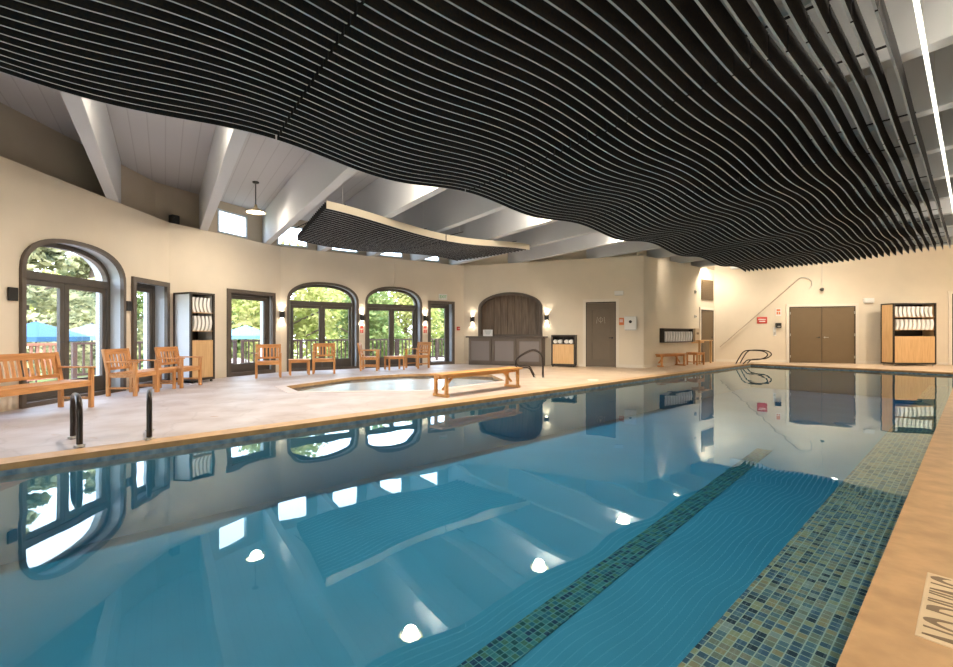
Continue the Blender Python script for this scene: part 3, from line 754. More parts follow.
for w, px, py, lb in sc_lit:
    r = make_sconce(True, lb, 'lit sconces'); t = w.t(px); r.location = (*w.pt(t), w.z(px, py)); r.rotation_euler = (0,0,w.rz)
    point('sconce_light', (0,-.068,-.115), SCON_W, WARM, .02, r, spot=math.radians(100)).rotation_euler = (0.10,0,0)
    point('sconce_light', (0,-.068,.115), SCON_W, WARM, .02, r, spot=math.radians(100)).rotation_euler = (PI-.10,0,0)
for px, py, lb in ((11, 294, 'unlit dark square sconce left of the nearest arched window'), (127.5, 306, 'unlit dark square sconce between arched window and narrow glazed door')):
    r = make_sconce(False, lb, 'unlit sconces'); t = F1.t(px); r.location = (*F1.pt(t), F1.z(px, py)); r.rotation_euler = (0,0,F1.rz)

# ------------------------------------------------------------------ teak furniture (front faces local -y)
def rot_of(fx, fy): return math.atan2(fx, -fy)
def make_seat(name, label, cat, w, d=.54, hb=.86, nsl=6, group=None, legs=((-1,0),(1,0),(-1,1),(1,1))):
    r = thing(name, (0,0,0), 0, label, cat, group)
    hw, hd = w/2, d/2; lg = .027
    for sx, rear in legs:
        x = sx*(hw-lg)
        mb = MB()
        if rear:
            mb.bar((x, hd-lg, 0), (x, hd-lg, .42), .054, .054); mb.bar((x, hd-lg, .415), (x, hd+.06, hb), .054, .048, up=(0,1,0))
        else: mb.bar((x, -hd+lg, 0), (x, -hd+lg, .615), .054, .054)
        mb.build('leg', M_teakz, r, bevel=.004)
    mb = MB(); n = 6
    for i in range(n):
        y0 = -hd+.01+i*(d-.05)/n; mb.box(-hw+.005, hw-.005, y0, y0+(d-.05)/n-.012, .405, .43)
    mb.build('seat', M_teak, r, bevel=.003)
    mb = MB(); mb.box(-hw+.05, hw-.05, -hd+.012, -hd+.04, .34, .404); mb.box(-hw+.05, hw-.05, hd-.04, hd-.012, .34, .404)
    for sx in (-1, 1): mb.box(sx*(hw-.027)-.014, sx*(hw-.027)+.014, -hd+.05, hd-.05, .34, .404)
    for sx in (-1, 1): MB().box(sx*(hw-.027)-.012, sx*(hw-.027)+.012, -hd+.05, hd-.05, .13, .165).build('stretcher', M_teak, r)
    mb.build('apron', M_teak, r)
    mb = MB(); yb = lambda z: hd-.027+(z-.42)/(hb-.42)*.087
    mb.bar((-hw+.05, yb(hb-.05), hb-.05), (hw-.05, yb(hb-.05), hb-.05), .032, .10); mb.bar((-hw+.05, yb(.5), .5), (hw-.05, yb(.5), .5), .028, .05)
    m = max(nsl, int(round((w-.1)/.085)))
    bk = mb.build('backrest', M_teak, r, bevel=.003)
    for i in range(m):
        x = -hw+.05+(i+.5)*(w-.1)/m; MB().bar((x, yb(.52), .52), (x, yb(hb-.1), hb-.09), .045, .016, up=(0,1,0)).build('slat', M_teakz, bk)
    for sx in (-1, 1):
        mb = MB(); mb.box(sx*(hw-.03)-.033, sx*(hw-.03)+.033, -hd-.03, hd+.02, .615, .64); mb.build('armrest', M_teak, r, bevel=.006)
    return r
def make_low_table(label, group=None, name='side_table', w=.55, d=.48, h=.43, mtop=None):
    r = thing(name, (0,0,0), 0, label, 'table', group)
    mb = MB(); n = 6
    for i in range(n): mb.box(-w/2, w/2, -d/2+i*d/n, -d/2+(i+1)*d/n-.008, h-.025, h)
    mb.build('tabletop', mtop or M_teak, r, bevel=.003)
    mb = MB()
    for s in (-1, 1): mb.box(-w/2+.06, w/2-.06, s*(d/2-.035)-.011, s*(d/2-.035)+.011, h-.085, h-.026); mb.box(s*(w/2-.035)-.011, s*(w/2-.035)+.011, -d/2+.06, d/2-.06, h-.085, h-.026)
    for s in (-1, 1): MB().box(s*(w/2-.035)-.011, s*(w/2-.035)+.011, -d/2+.06, d/2-.06, .10, .13).build('stretcher', M_teak, r)
    mb.build('apron', M_teak, r)
    for sx in (-1,1):
        for sy in (-1,1): MB().box(sx*(w/2-.035)-.024, sx*(w/2-.035)+.024, sy*(d/2-.035)-.024, sy*(d/2-.035)+.024, 0, h-.026).build('leg', M_teakz, r, bevel=.003)
    return r
R = math.radians
bench = make_seat('garden_bench', 'long teak garden bench at the left frame edge, under the nearest arched window', 'bench', 1.65, nsl=14)
bench.location = (-6.27, 6.22, 0); bench.rotation_euler = (0,0,rot_of(1, -.03))
ch = make_seat('armchair', 'teak slatted armchair next to the long bench, against the nearest arched window', 'chair', .62, group='teak armchairs along the windows')
ch.location = (-6.50, 8.52, 0); ch.rotation_euler = (0,0,rot_of(1,.02))
specs = [(-6.42, 9.76, (1,-.08), 'teak armchair in front of the tall towel cabinet, beside a low table'),
 (-5.48, 11.85, (.42,-.9), 'teak armchair in front of the square glazed door'),
 (-4.42, 13.05, (.30,-.95), 'teak armchair in front of the left arched doorway, behind the spa'),
 (-3.34, 14.10, (1,.12), 'teak armchair seen side-on, left of the table at the second arched doorway'),
 (-1.98, 15.1, (-.62,-.78), 'teak armchair right of the table at the second arched doorway')]
for x, y, f, lb in specs: dup(ch, (x,y,0), rot_of(*f), lb)
tb = make_low_table('low teak side table between two armchairs near the towel cabinet', 'low teak side tables')
tb.location = (-6.50, 9.13, 0); tb.rotation_euler = (0,0,R(90))
dup(tb, (-4.97, 12.62, 0), R(25), 'low teak side table between armchairs left of the left arched doorway')
dup(tb, (-2.62, 14.36, 0), R(30), 'low teak side table between armchairs at the second arched doorway')

# honey wood bench by the spa
def make_backless(label, L_, m, name='wooden_bench', h=.42, d=.36):
    r = thing(name, (0,0,0), 0, label, 'bench')
    mb = MB()
    for i in range(3): mb.box(-L_/2, L_/2, -d/2+i*d/3, -d/2+(i+1)*d/3-.006, h-.035, h)
    mb.build('seat', m, r, bevel=.004)
    MB().box(-L_/2+.06, L_/2-.06, -.02, .02, h-.10, h-.036).build('rail', m, r)
    for s in (-1, 1):
        x = s*(L_/2-.13); mb = MB()
        mb.box(x-.03, x+.03, -d/2+.01, -d/2+.06, .05, h-.036); mb.box(x-.03, x+.03, d/2-.06, d/2-.01, .05, h-.036)
        mb.box(x-.03, x+.03, -d/2-.02, d/2+.02, 0, .05); mb.box(x-.031, x+.031, -d/2+.01, d/2-.01, h-.09, h-.036)
        mb.build('leg_frame', m, r, bevel=.004)
        b = MB(); b.bar((x-s*.03, 0, .12), (x-s*.28, 0, h-.09), .03, .035); b.build('brace', m, r)
    return r
q0 = Vector(ground(441.5, 396.5)); q1 = Vector(ground(512, 387))
bb = make_backless('long backless honey wood bench on the deck between pool and spa', (q1-q0).length+.28, M_oakb)
mid = (q0+q1)/2; bb.location = (mid.x, mid.y, 0); bb.rotation_euler = (0,0,math.atan2((q1-q0).y, (q1-q0).x))

# towel-rack corner furniture
e0 = Vector(ground(661, 367)); e1 = Vector(ground(686, 365.5))
b3 = make_backless('small backless wooden bench under the wall towel rack', (e1-e0).length+.1, M_teak, h=.44)
mid = (e0+e1)/2+Vector((-.05,.05)); b3.location = (mid.x-.08, mid.y, 0); b3.rotation_euler = (0,0,math.atan2((e1-e0).y, (e1-e0).x))
t3 = make_low_table('dark teak stool-height table right of the small bench', name='side_table', w=.6, d=.42, h=.46)
e2 = ground(695.5, 364.8); t3.location = (e2[0], e2[1], 0); t3.rotation_euler = (0,0,F5.rz)
r = thing('console_shelf', (*F5.pt(F5.t(697), -.20), 0), F5.rz, 'narrow pale counter on tall legs beside the brown corner door', 'shelf')
MB().box(-.55,.55,-.17,.19,.86,.90).build('top', M_maple, r, bevel=.004)
for dx in (-.48, .48): MB().box(dx-.03, dx+.03, -.14, -.08, 0, .86).build('leg', M_maple, r)
MB().box(-.5,.5,.15,.18,.78,.86).build('rail', M_maple, r)

# ------------------------------------------------------------------ bar counter
t0c, t1c = F4.t(472.5), F4.t(546.5)
r = thing('bar_counter', (*F4.pt((t0c+t1c)/2), 0), F4.rz, 'taupe panelled bar counter under the arched niche', 'counter')
hw = (t1c-t0c)/2-.05; dp = -.52
MB().box(-hw-.10, hw+.10, dp-.06, -.002, 1.0, 1.05).build('countertop', mat('counter_top', (.10,.075,.06), .35), r, bevel=.006)
MB().box(-hw, hw, dp, -.003, .0, .999).build('body', M_bar, r)
for i in range(3):
    x0 = -hw+i*2*hw/3+.02; x1 = x0+2*hw/3-.04; mb = MB(); mb.box(x0, x1, dp-.02, dp-.0005, .08, .96)
    for (p0,p1,z0,z1) in ((x0,x1,.08,.16),(x0,x1,.88,.96),(x0,x0+.08,.16,.88),(x1-.08,x1,.16,.88)): mb.box(p0,p1,dp-.05,dp-.0199,z0,z1)
    fp = mb.build('front_panel', M_bar, r); MB().box(x0+.085, x1-.085, dp-.023, dp-.0201, .165, .875).build('inset', mat('bar_inset_paint', (.20,.175,.17), .5), fp)
cw = F4.t(490)
r = thing('counter_sign', (*F4.pt(cw, -.25), 1.051), F4.rz, 'small white printed card standing on the bar counter', 'sign')
MB().box(-.19,.19,-.004,.004,.0,.24).build('card', M_white, r)
mb = MB()
for i, zz in enumerate((.19,.15,.11,.07)): mb.box(-.13+.02*i, .13-.015*i, -.0055, -.0042, zz, zz+.014)
mb.build('print', mat('print_grey', (.25,.27,.3), .6), r); MB().box(-.12,.12,-.03,.05,-.0,.012).build('foot', M_white, r)

# towel bin cabinet right of the bar
ta, tb_ = F4.t(553.5), F4.t(577)
r = thing('towel_bin_cabinet', (*F4.pt((ta+tb_)/2), 0), F4.rz, 'low dark-framed cabinet with maple door between bar and single door', 'cabinet')
hw = (tb_-ta)/2; H1 = 1.10; d1 = -.42
mb = MB()
for (p0,p1,z0,z1) in ((-hw,-hw+.05,.04,H1),(hw-.05,hw,.04,H1),(-hw+.05,hw-.05,H1-.05,H1),(-hw+.05,hw-.05,.04,.10)): mb.box(p0,p1,d1,-.003,z0,z1)
mb.box(-hw+.05,hw-.05,-.03,-.003,.10,H1-.05); mb.box(-hw+.05,hw-.05,d1+.01,-.03,.78,.80); mb.box(-.015,.015,d1,d1+.03,.8,H1-.05)
mb.build('frame', M_dkwood, r); MB().box(-hw+.055,hw-.055,d1+.005,d1+.025,.105,.778).build('door', M_maple, r)
for dx in (-hw+.05, hw-.05): MB().box(dx-.02,dx+.02,d1+.02,d1+.06,0,.04).build('foot', M_black, r)
for i, x in enumerate((-.28,-.12,.10,.26)):
    ob = MB(); ob.tube([(0,0,0),(0,.30,0)], .07, 12); o = ob.build('rolled_towel', M_towel, smooth=False)
    o.location = (*F4.pt((ta+tb_)/2+x, -.38), .871); o.rotation_euler = (0,0,F4.rz)
    tag(o, 'rolled white towel in the low cabinet right of the bar', 'towel', 'rolled towels in the low cabinet')

# ------------------------------------------------------------------ tall towel cabinets
def towel_mesh(w, h, d, lean):
    """a folded, upright white towel, bulging like a bent pad"""
    mb = MB(); n = 7; vsx = []
    for i in range(n+1):
        f = i/n; z = h*f; x = lean*math.sin(PI*f)*.035+lean*.02*(f-.5); t = w*(.8+.25*math.sin(PI*f))/2
        vsx += [(x-t, 0, z), (x+t, 0, z), (x+t, d, z), (x-t, d, z)]
    fs = [(3,2,1,0)]+[(4*i+j, 4*i+(j+1)%4, 4*i+4+(j+1)%4, 4*i+4+j) for i in range(n) for j in range(4)]+[(4*n,4*n+1,4*n+2,4*n+3)]
    mb.add(vsx, fs); me = mb.build('towel', M_towel); d_ = me.data; bpy.data.objects.remove(me); return d_
def towel_cabinet(c, rz, w, d, H, sideM, label, ntow, tlabel, grp, casters=False):
    r = thing('towel_cabinet', (c[0], c[1], 0), rz, label, 'cabinet')
    hw = w/2; e = .045
    mb = MB()
    for sx in (-1, 1):
        for (y0, y1) in ((0, e), (d-e, d)): mb.box(sx*hw-(e if sx > 0 else 0), sx*hw+(0 if sx > 0 else e), y0, y1, .05, H)
    mb.box(-hw+e, hw-e, 0, d, H-e, H); mb.box(-hw+e, hw-e, 0, d, .05, .11)
    mb.box(-hw, -hw+e, e, d-e, H-e, H); mb.box(hw-e, hw, e, d-e, H-e, H); mb.box(-hw, -hw+e, e, d-e, .05, .11); mb.box(hw-e, hw, e, d-e, .05, .11)
    mb.box(-hw+e, hw-e, d-.02, d, .11, H-e)
    mb.build('frame', M_dkwood, r)
    for sx in (-1, 1): MB().box(sx*(hw-.02)-.012, sx*(hw-.02)+.012, e, d-e, .11, H-e).build('side_panel', sideM, r)
    za, zb, zc_ = H*.56, H*.715, H*.855
    zd = H*.47
    MB().box(-hw+e, hw-e, .01, .035, .11, zd).build('door', M_maple, r)
    for zz in (zd+.005, H*.575, H*.78): MB().box(-hw+e, hw-e, .012, d-.021, zz-.012, zz).build('shelf', M_maple if zz > zd+.1 else M_dkwood, r)
    ds = towel_mesh((w-2*e-.02)/ntow*.6, H*.165, d*.75, 1); dn = towel_mesh((w-2*e-.02)/ntow*.6, H*.165, d*.75, -1)
    for ri, zz in enumerate((H*.575, H*.78)):
        for i in range(ntow):
            x = -hw+e+.02+(i+.5)*(w-2*e-.04)/ntow
            o = bpy.data.objects.new('folded_towel', ds if ri == 0 else dn); COL.objects.link(o)
            ca, sa = math.cos(rz), math.sin(rz); yy = .03
            o.location = (c[0]+x*ca-yy*sa, c[1]+x*sa+yy*ca, zz+.001); o.rotation_euler = (0,0,rz)
            tag(o, tlabel % ('upper' if ri else 'lower'), 'towel', grp % ('upper' if ri else 'lower'))
    for sx in (-1, 1):
        for y in (.05, d-.05): MB().box(sx*(hw-.06)-.02, sx*(hw-.06)+.02, y-.02, y+.02, 0, .05).build('foot', M_steel if casters else M_black, r)
    return r
# left cabinet stands against the corner facet
nI = Vector((-F2.n.x, -F2.n.y)); c0 = Vector(((190.5-476.5)/FP*10.35, 10.35)); wcab = .60
cc = c0+F2.d*wcab/2
towel_cabinet((cc.x, cc.y), F2.rz, wcab, .62, 2.11, mat('cabinet_side_grey', (.70,.73,.77), .3), 'tall dark-framed towel cabinet in the left corner, pale grey side facing the camera', 5, 'folded white towel on the %s shelf of the left corner cabinet', 'towels on the %s shelf of the left cabinet')
tq = (F6.t(895)+F6.t(936.5))/2; wq = (F6.t(936.5)-F6.t(895))*.965; hq = .62
c6 = F6.pt(tq, -hq-.01)
r6 = math.atan2(F6.d.y, F6.d.x)
ca = Vector(((894.5-476.5)/FP, 1)); cb = Vector(((935.5-476.5)/FP, 1))
Dq = c6[1]; towel_cabinet((.5*(ca.x+cb.x)*(Dq-.1), Dq-.1), R(-3), (cb.x-ca.x)*Dq*.99, .55, CAM_H+30.5*(Dq-.1)/FP, M_maple, 'tall towel cabinet with maple side against the back wall, far right', 9, 'folded white towel on the %s shelf of the right-hand cabinet', 'towels on the %s shelf of the right cabinet', True)

# wall towel rack in the corner
ta, tb_ = F5.t(659.5), F5.t(688.5)
z0r, z1r = .86, 1.30
r = thing('wall_towel_rack', (*F5.pt((ta+tb_)/2), 0), F5.rz, 'dark open towel rack fixed to the corner wall above the small bench', 'towel rack')
hw = (tb_-ta)/2; mb = MB()
for (p0,p1,y0,y1,q0,q1) in ((-hw,hw,-.17,-.003,z1r,z1r+.03),(-hw,hw,-.17,-.003,z0r-.03,z0r),(-hw,-hw+.03,-.17,-.003,z0r,z1r),(hw-.03,hw,-.17,-.003,z0r,z1r)): mb.box(p0,p1,y0,y1,q0,q1)
mb.box(-hw+.03,hw-.03,-.03,-.003,z0r,z1r); mb.build('rack_frame', M_dkwood, r)
dt = towel_mesh(.075, .36, .13, 1)
for i in range(11):
    x = -hw+.12+i*(2*hw-.24)/10; o = bpy.data.objects.new('folded_towel', dt); COL.objects.link(o)
    o.location = (*F5.pt((ta+tb_)/2+x, -.165), z0r+.001); o.rotation_euler = (0,0,F5.rz); tag(o, 'folded white towel in the wall rack above the small bench', 'towel', 'towels in the wall rack')

# ------------------------------------------------------------------ small wall things
def wall_thing(name, w, px, py, label, cat, group=None, dep=0):
    t = w.t(px); return thing(name, (*w.pt(t, dep), w.z(px, py)), w.rz, label, cat, group)
def sized(w, px0, px1, py0, py1):
    a, b = w.t(px0), w.t(px1); m = (px0+px1)/2; return (b-a)/2, (w.z(m, py0)-w.z(m, py1))/2
def sign(name, w, px0, px1, py0, py1, label, m, lines, mt, group=None, dep=.02):
    r = wall_thing(name, w, (px0+px1)/2, (py0+py1)/2, label, 'sign', group); hx, hz = sized(w, px0, px1, py0, py1)
    pl_ = MB().box(-hx,hx,-dep,-.001,-hz,hz).build('plate', m, r, bevel=.003)
    mb = MB()
    for (x0,x1,z0,z1) in lines: mb.box(x0*hx,x1*hx,-dep-.002,-dep+.0005,z0*hz,z1*hz)
    mb.build('print', mt, pl_); return r
txt3 = [(-.7,.7,.3,.6),(-.6,.6,-.15,.1),(-.7,.5,-.6,-.35)]
sign('notice_sign', F6, 757, 767, 317, 323.5, 'small red notice sign on the back wall left of the double doors', M_red, [(-.75,.75,.1,.4),(-.6,.6,-.5,-.2)], M_white)
sign('notice_sign', F6, 775.5, 781, 308.5, 316, 'small orange and white notice above the black wall box', M_white, [(-.7,.7,.3,.8),(-.7,-.1,-.6,.1),(.1,.7,-.6,.1)], M_orange)
sign('notice_sign', F4, 618.5, 624, 318, 325, 'small red square sign between single door and white cabinet', M_orange, [(-.6,.6,.25,.55),(-.6,.6,-.2,.05)], M_white)
sign('notice_sign', F3, 359.3, 363.8, 324.5, 334.5, 'small pale sign with red print under the sconce between the arches', M_trimw, [(-.7,.7,.2,.75),(-.7,-.1,-.7,0),(.1,.7,-.7,0)], M_red, 'red-print signs under sconces')
sign('notice_sign', F3, 422.6, 427.2, 324.5, 334.5, 'small pale sign with red print left of the narrow glazed door', M_trimw, [(-.7,.7,.2,.75),(-.7,-.1,-.7,0),(.1,.7,-.7,0)], M_red, 'red-print signs under sconces')
# exit sign: green EXIT
r = wall_thing('exit_sign', F3, 442.5, 297, 'white exit sign with green lettering above the narrow glazed door', 'sign')
MB().box(-.17,.17,-.05,-.001,-.11,.11).build('plate', M_white, r, bevel=.004)
def text_obj(body, size, m, parent, loc, rot, name='lettering', ext=.002, sx=1, sy=1):
    cu = bpy.data.curves.new(name, 'FONT'); cu.body = body; cu.size = size; cu.extrude = ext; cu.align_x = 'CENTER'; cu.align_y = 'CENTER'
    o = bpy.data.objects.new(name, cu); COL.objects.link(o)
    dg = bpy.context.evaluated_depsgraph_get(); me = bpy.data.meshes.new_from_object(o.evaluated_get(dg))
    bpy.data.objects.remove(o); me.materials.clear(); me.materials.append(m)
    o = bpy.data.objects.new(name, me); COL.objects.link(o); o.parent = parent; o.location = loc; o.rotation_euler = rot; o.scale = (sx, sy, 1); return o
text_obj('EXIT', .15, M_green, r, (0,-.052,0), (PI/2,0,0))
# emergency light boxes
r = wall_thing('emergency_light', F6, 868, 300.5, 'white emergency light box on the back wall right of the double doors', 'light'); hx, hz = sized(F6, 863, 873, 298.5, 303)
MB().box(-hx,hx,-.1,-.001,-hz,hz).build('housing', M_white, r, bevel=.01); MB().box(-hx*.8,hx*.8,-.085,-.02,-hz-.02,-hz+.001).build('lens', M_steel, r)
r = wall_thing('emergency_light', F4, 619, 293, 'white emergency light box above the single door', 'light'); hx, hz = sized(F4, 615, 624, 291, 295)
MB().box(-hx,hx,-.1,-.001,-hz,hz).build('housing', M_white, r, bevel=.01); MB().box(-hx*.8,hx*.8,-.085,-.02,-hz-.02,-hz+.001).build('lens', M_steel, r)
# white cabinet (defibrillator style box)
r = wall_thing('wall_cabinet', F4, 630.5, 323, 'white wall box with dark round emblem right of the single door', 'cabinet'); hx, hz = sized(F4, 624.5, 636.5, 316.5, 329.5)
MB().box(-hx,hx,-.14,-.001,-hz,hz).build('body', M_white, r, bevel=.008); MB().box(-hx+.02,hx-.02,-.155,-.1395,-hz+.03,hz-.02).build('door', M_white, r, bevel=.005)
mb = MB(); mb.tube([(0,-.1555,.04),(0,-.162,.04)], .05, 14); mb.build('emblem', M_blackp, r)
MB().box(-hx*.9,hx*.9,-.15,-.01,-hz-.03,-hz-.001).build('tray', M_steel, r)
# soap / phone box and holder on back wall
r = wall_thing('wall_dispenser', F6, 778, 325.5, 'small black box on the back wall, with white card beside it', 'dispenser'); MB().box(-.09,.09,-.1,-.001,-.10,.10).build('housing', M_blackp, r, bevel=.01)
MB().box(-.05,.05,-.104,-.099,-.06,-.02).build('button', M_steel, r)
r = wall_thing('card_holder', F6, 774.5, 331.5, 'small white card holder left of and below the black wall box', 'card'); MB().box(-.05,.05,-.02,-.001,-.17,.17).build('holder', M_white, r); MB().box(-.035,.035,-.023,-.0195,-.13,-.02).build('card', M_steel, r)
# alarm dot, corner alarms
r = wall_thing('alarm_button', F3, 458, 328.5, 'small red fire alarm pull on the wall right of the narrow glazed door', 'alarm'); MB().box(-.06,.06,-.05,-.001,-.07,.07).build('housing', M_red, r, bevel=.008); MB().box(-.035,.035,-.06,-.0495,-.01,.01).build('handle', M_white, r)
for px, py, lb in ((695, 292, 'small grey wall sensor beside the vent'), (695, 316.5, 'small grey wall switch beside the corner door top')):
    r = wall_thing('wall_sensor', F5, px, py, lb, 'sensor'); MB().box(-.06,.06,-.04,-.001,-.06,.06).build('housing', M_steel, r, bevel=.01); MB().box(-.02,.02,-.05,-.0395,-.02,.02).build('lens', M_blackp, r)
r = wall_thing('wall_dispenser', F5, 692.3, 335, 'beige tall dispenser box on the wall above the narrow counter', 'dispenser'); MB().box(-.18,.18,-.2,-.001,-.25,.25).build('body', mat('beige_box', (.55,.45,.32), .5), r, bevel=.01); MB().box(-.08,.10,-.205,-.199,.02,.10).build('slot', M_doorb, r)
r = wall_thing('air_vent', F5, 707, 290, 'brown louvred air vent high above the corner door', 'vent'); hx, hz = sized(F5, 701.5, 713, 280, 300)
MB().box(-hx,hx,-.03,-.001,-hz,hz).build('frame', M_doorb, r)
mb = MB()
for i in range(10): mb.box(-hx+.05,hx-.05,-.045,-.0295,-hz+.05+i*(2*hz-.1)/10,-hz+.08+i*(2*hz-.1)/10)
mb.build('louvres', M_doorb, r)
# ceiling camera with cable above double doors
r = wall_thing('dome_camera', F6, 820.5, 289.5, 'small dark camera hung above the double doors', 'camera', dep=-.12)
MB().lathe([(0,-.08),(.05,-.06),(.07,0),(.05,.05),(0,.06)], 14).build('dome', M_blackp, r, smooth=True); MB().tube([(0,0,.05),(0,0,1.0)], .006, 6).build('cable', M_steel, r); MB().box(-.03,.03,.0,.119,-.02,.02).build('bracket', M_blackp, r)
x, y = F2.pt(F2.t(179)+.0, .18)
r = thing('ledge_speaker', (x, y, ZT+.001), F2.rz, 'small black speaker sitting on the wall ledge under the beams', 'speaker'); MB().box(-.09,.09,-.08,.08,0,.24).build('body', M_blackp, r, bevel=.02); mb = MB(); mb.tube([(0,-.081,.13),(0,-.09,.13)], .06, 14); mb.build('cone', M_black, r)

# life hook pole on back wall
t0_, t1_ = F6.t(719.5), F6.t(799); zA, zB = F6.z(719.5, 347), F6.z(799, 278.5)
r = thing('life_hook_pole', (*F6.pt(t0_, -.06), zA), F6.rz, 'long thin rescue pole with hook fixed diagonally on the back wall', 'pole')
dx, dz_ = t1_-t0_, zB-zA
MB().tube([(0,0,0),(dx,0,dz_)], .017, 8).build('pole', mat('pole_tan', (.45,.36,.26), .4), r)
hk = [(dx,0,dz_),(dx+.12,0,dz_+.04),(dx+.28,0,dz_+.0),(dx+.40,0,dz_-.12),(dx+.42,0,dz_-.28),(dx+.34,0,dz_-.40)]
MB().tube(hk, .014, 8).build('hook', M_steel, r)
mb = MB()
for f in (.12, .5, .88): mb.box(dx*f-.02, dx*f+.02, .0, .059, dz_*f-.03, dz_*f+.03)
mb.build('bracket', M_steel, r)
# thin conduit
r = thing('conduit', (*F3.pt(F3.t(394.5), -.015), 0), F3.rz, 'thin painted conduit dropping down the wall above the second arch', 'pipe')
MB().tube([(0,0,2.80),(0,0,3.74)], .010, 6).build('pipe', M_wall, r); MB().box(-.035,.035,-.02,.014,2.78,2.86).build('junction_box', M_wall, r)

# ------------------------------------------------------------------ pool rails
def curve_pts(ctrl, n=6):
    """Catmull-Rom through control points"""
    P_ = [Vector(c) for c in ctrl]; out = []
    for i in range(len(P_)-1):
        p0 = P_[max(i-1,0)]; p1 = P_[i]; p2 = P_[i+1]; p3 = P_[min(i+2,len(P_)-1)]
        for k in range(n):
            t = k/n; out.append(.5*((2*p1)+(p2-p0)*t+(2*p0-5*p1+4*p2-p3)*t*t+(3*p1-p0-3*p2+p3)*t**3))
    out.append(P_[-1]); return out
def grab_rail(p, q, h, label):
    p = Vector(p); q = Vector(q); L_ = (q-p).length; a = math.atan2((q-p).y, (q-p).x)
    r = thing('grab_rail', (p.x, p.y, 0), a, label, 'handrail', 'grab rails at the near pool edge')
    c = [(0,0,0),(0,0,h*.35),(.0,0,h*.75),(L_*.16,0,h*.95),(L_*.5,0,h),(L_*.84,0,h*.95),(L_,0,h*.75),(L_,0,h*.35),(L_,0,0)]
    MB().tube(curve_pts(c, 5), .027, 10).build('rail', M_rail, r, smooth=True)
    for x in (0, L_): MB().lathe([(0,.008),(.045,.008),(.045,.03),(.024,.035),(0,.035)], 16, (x,0,0)).build('flange', M_steel, r)
    return r
grab_rail(ground(79.5,447.5), ground(73.0,438.8), .50, 'dark bronze U-shaped grab rail at the near pool edge, left one with both posts visible')
grab_rail(ground(149.3,440), ground(149.6,431.5), .50, 'dark bronze U-shaped grab rail at the near pool edge, right one seen edge-on')
def loop_rail(p, ang, ctrl, label, grp):
    r = thing('pool_handrail', (p[0], p[1], 0), ang, label, 'handrail', grp)
    MB().tube(curve_pts(ctrl, 6), .02, 8).build('rail', M_rail, r, smooth=True)
    for x in (ctrl[0][0], ctrl[-1][0]): MB().lathe([(0,.0),(.04,.0),(.04,.02),(.022,.025),(0,.025)], 14, (x,0,0)).build('flange', M_steel, r)
    return r
sp_ctrl = [(0,0,0),(0,0,.35),(-.03,0,.56),(-.14,0,.68),(-.30,0,.70),(-.52,0,.60),(-.68,0,.48),(-.71,0,.36),(-.66,0,.27),(-.5,0,.27),(-.36,0,.25),(-.28,0,.12),(-.22,0,0)]
p = ground(543, 378); loop_rail(p, 0, sp_ctrl, 'dark looped handrail at the spa edge, nearer of the pair', 'handrails at the spa')
p = (p[0]+.08, p[1]+.62); loop_rail(p, 0, sp_ctrl, 'dark looped handrail at the spa edge, farther of the pair', 'handrails at the spa')
pl_ctrl = [(0,0,0),(.14,0,.28),(.27,0,.47),(.45,0,.53),(.85,0,.52),(1.02,0,.44),(1.02,0,.34),(.85,0,.23),(.55,0,.19),(.40,0,.17),(.30,0,.08),(.24,0,0)]
va = math.atan2(-.743, .670)
for k, (s, lb) in enumerate(((18.95, 'dark looped stair rail at the far left pool corner, farther of the pair'), (18.5, 'dark looped stair rail at the far left pool corner, nearer of the pair'))):
    p = P(s, 6.02); loop_rail(p, va, pl_ctrl, lb, 'stair rails at the far pool corner')
# skimmer lid and mat bits on deck
x, y = ground(593, 380); r = thing('skimmer_lid', (x, y, .001), 0, 'round pale skimmer lid set in the deck before the single door', 'lid'); MB().lathe([(0,.006),(.13,.006),(.14,0)], 20).build('lid', M_trimw, r); MB().lathe([(0,.010),(.02,.010),(.02,.006)], 10).build('finger_hole', M_steel, r)

# ------------------------------------------------------------------ no diving plaque in the deck
sA, vA = 2.37, .155
L_, Wd = .67, .36
cx, cy = P(sA+L_/2, vA-Wd/2)
r = thing('depth_plaque', (cx, cy, .0), UANG, 'cream deck plaque with tall brown NO DIVING lettering, bottom right', 'sign')
MB().box(-L_/2, L_/2, -Wd/2, Wd/2, 0, .012).build('plate', mat('plaque_cream', (.72,.56,.36), .5, noise=.1, nscale=8), r, bevel=.005)
text_obj('NO DIVING', .118, mat('plaque_letters', (.22,.15,.09), .6), r, (0,.0,.0125), (0,0,0), sx=1.02, sy=3.6, ext=.001)
x, y = ground(892, 536, -.05)

# ------------------------------------------------------------------ outdoors
def railing(w, i, label):
    a, b = offs(i, 2.8); p = Vector(w.pt(a, 2.8)); L_ = b-a
    if i == 0: p = Vector(w.pt(3.0, 2.8)); L_ = b-3.0
    if i == 2: L_ += 1.0
    p = p+w.d*.08; L_ -= .16
    r = thing('deck_railing', (p.x, p.y, -.03), w.rz, label, 'railing', 'terrace railings outside the windows')
    m = M_deckred if i < 1 else mat('dark_rail_wood', (.06,.03,.025), .6)
    MB().box(0, L_, -.05, .05, .90, .96).build('top_rail', m, r); MB().box(0, L_, -.025, .025, .12, .18).build('bottom_rail', m, r)
    np_ = max(2, int(L_/1.8)+1)
    for k in range(np_):
        x = .05+k*(L_-.1)/(np_-1); MB().box(x-.045, x+.045, -.045, .045, 0, .90).build('post', m, r)
    mb = MB(); k = 0
    n = int(L_/.16)
    for j in range(n): x = (j+.5)*L_/n; mb.box(x-.022, x+.022, -.018, .018, .18, .90)
    o = mb.build('balusters', m, r); o['kind'] = 'stuff'
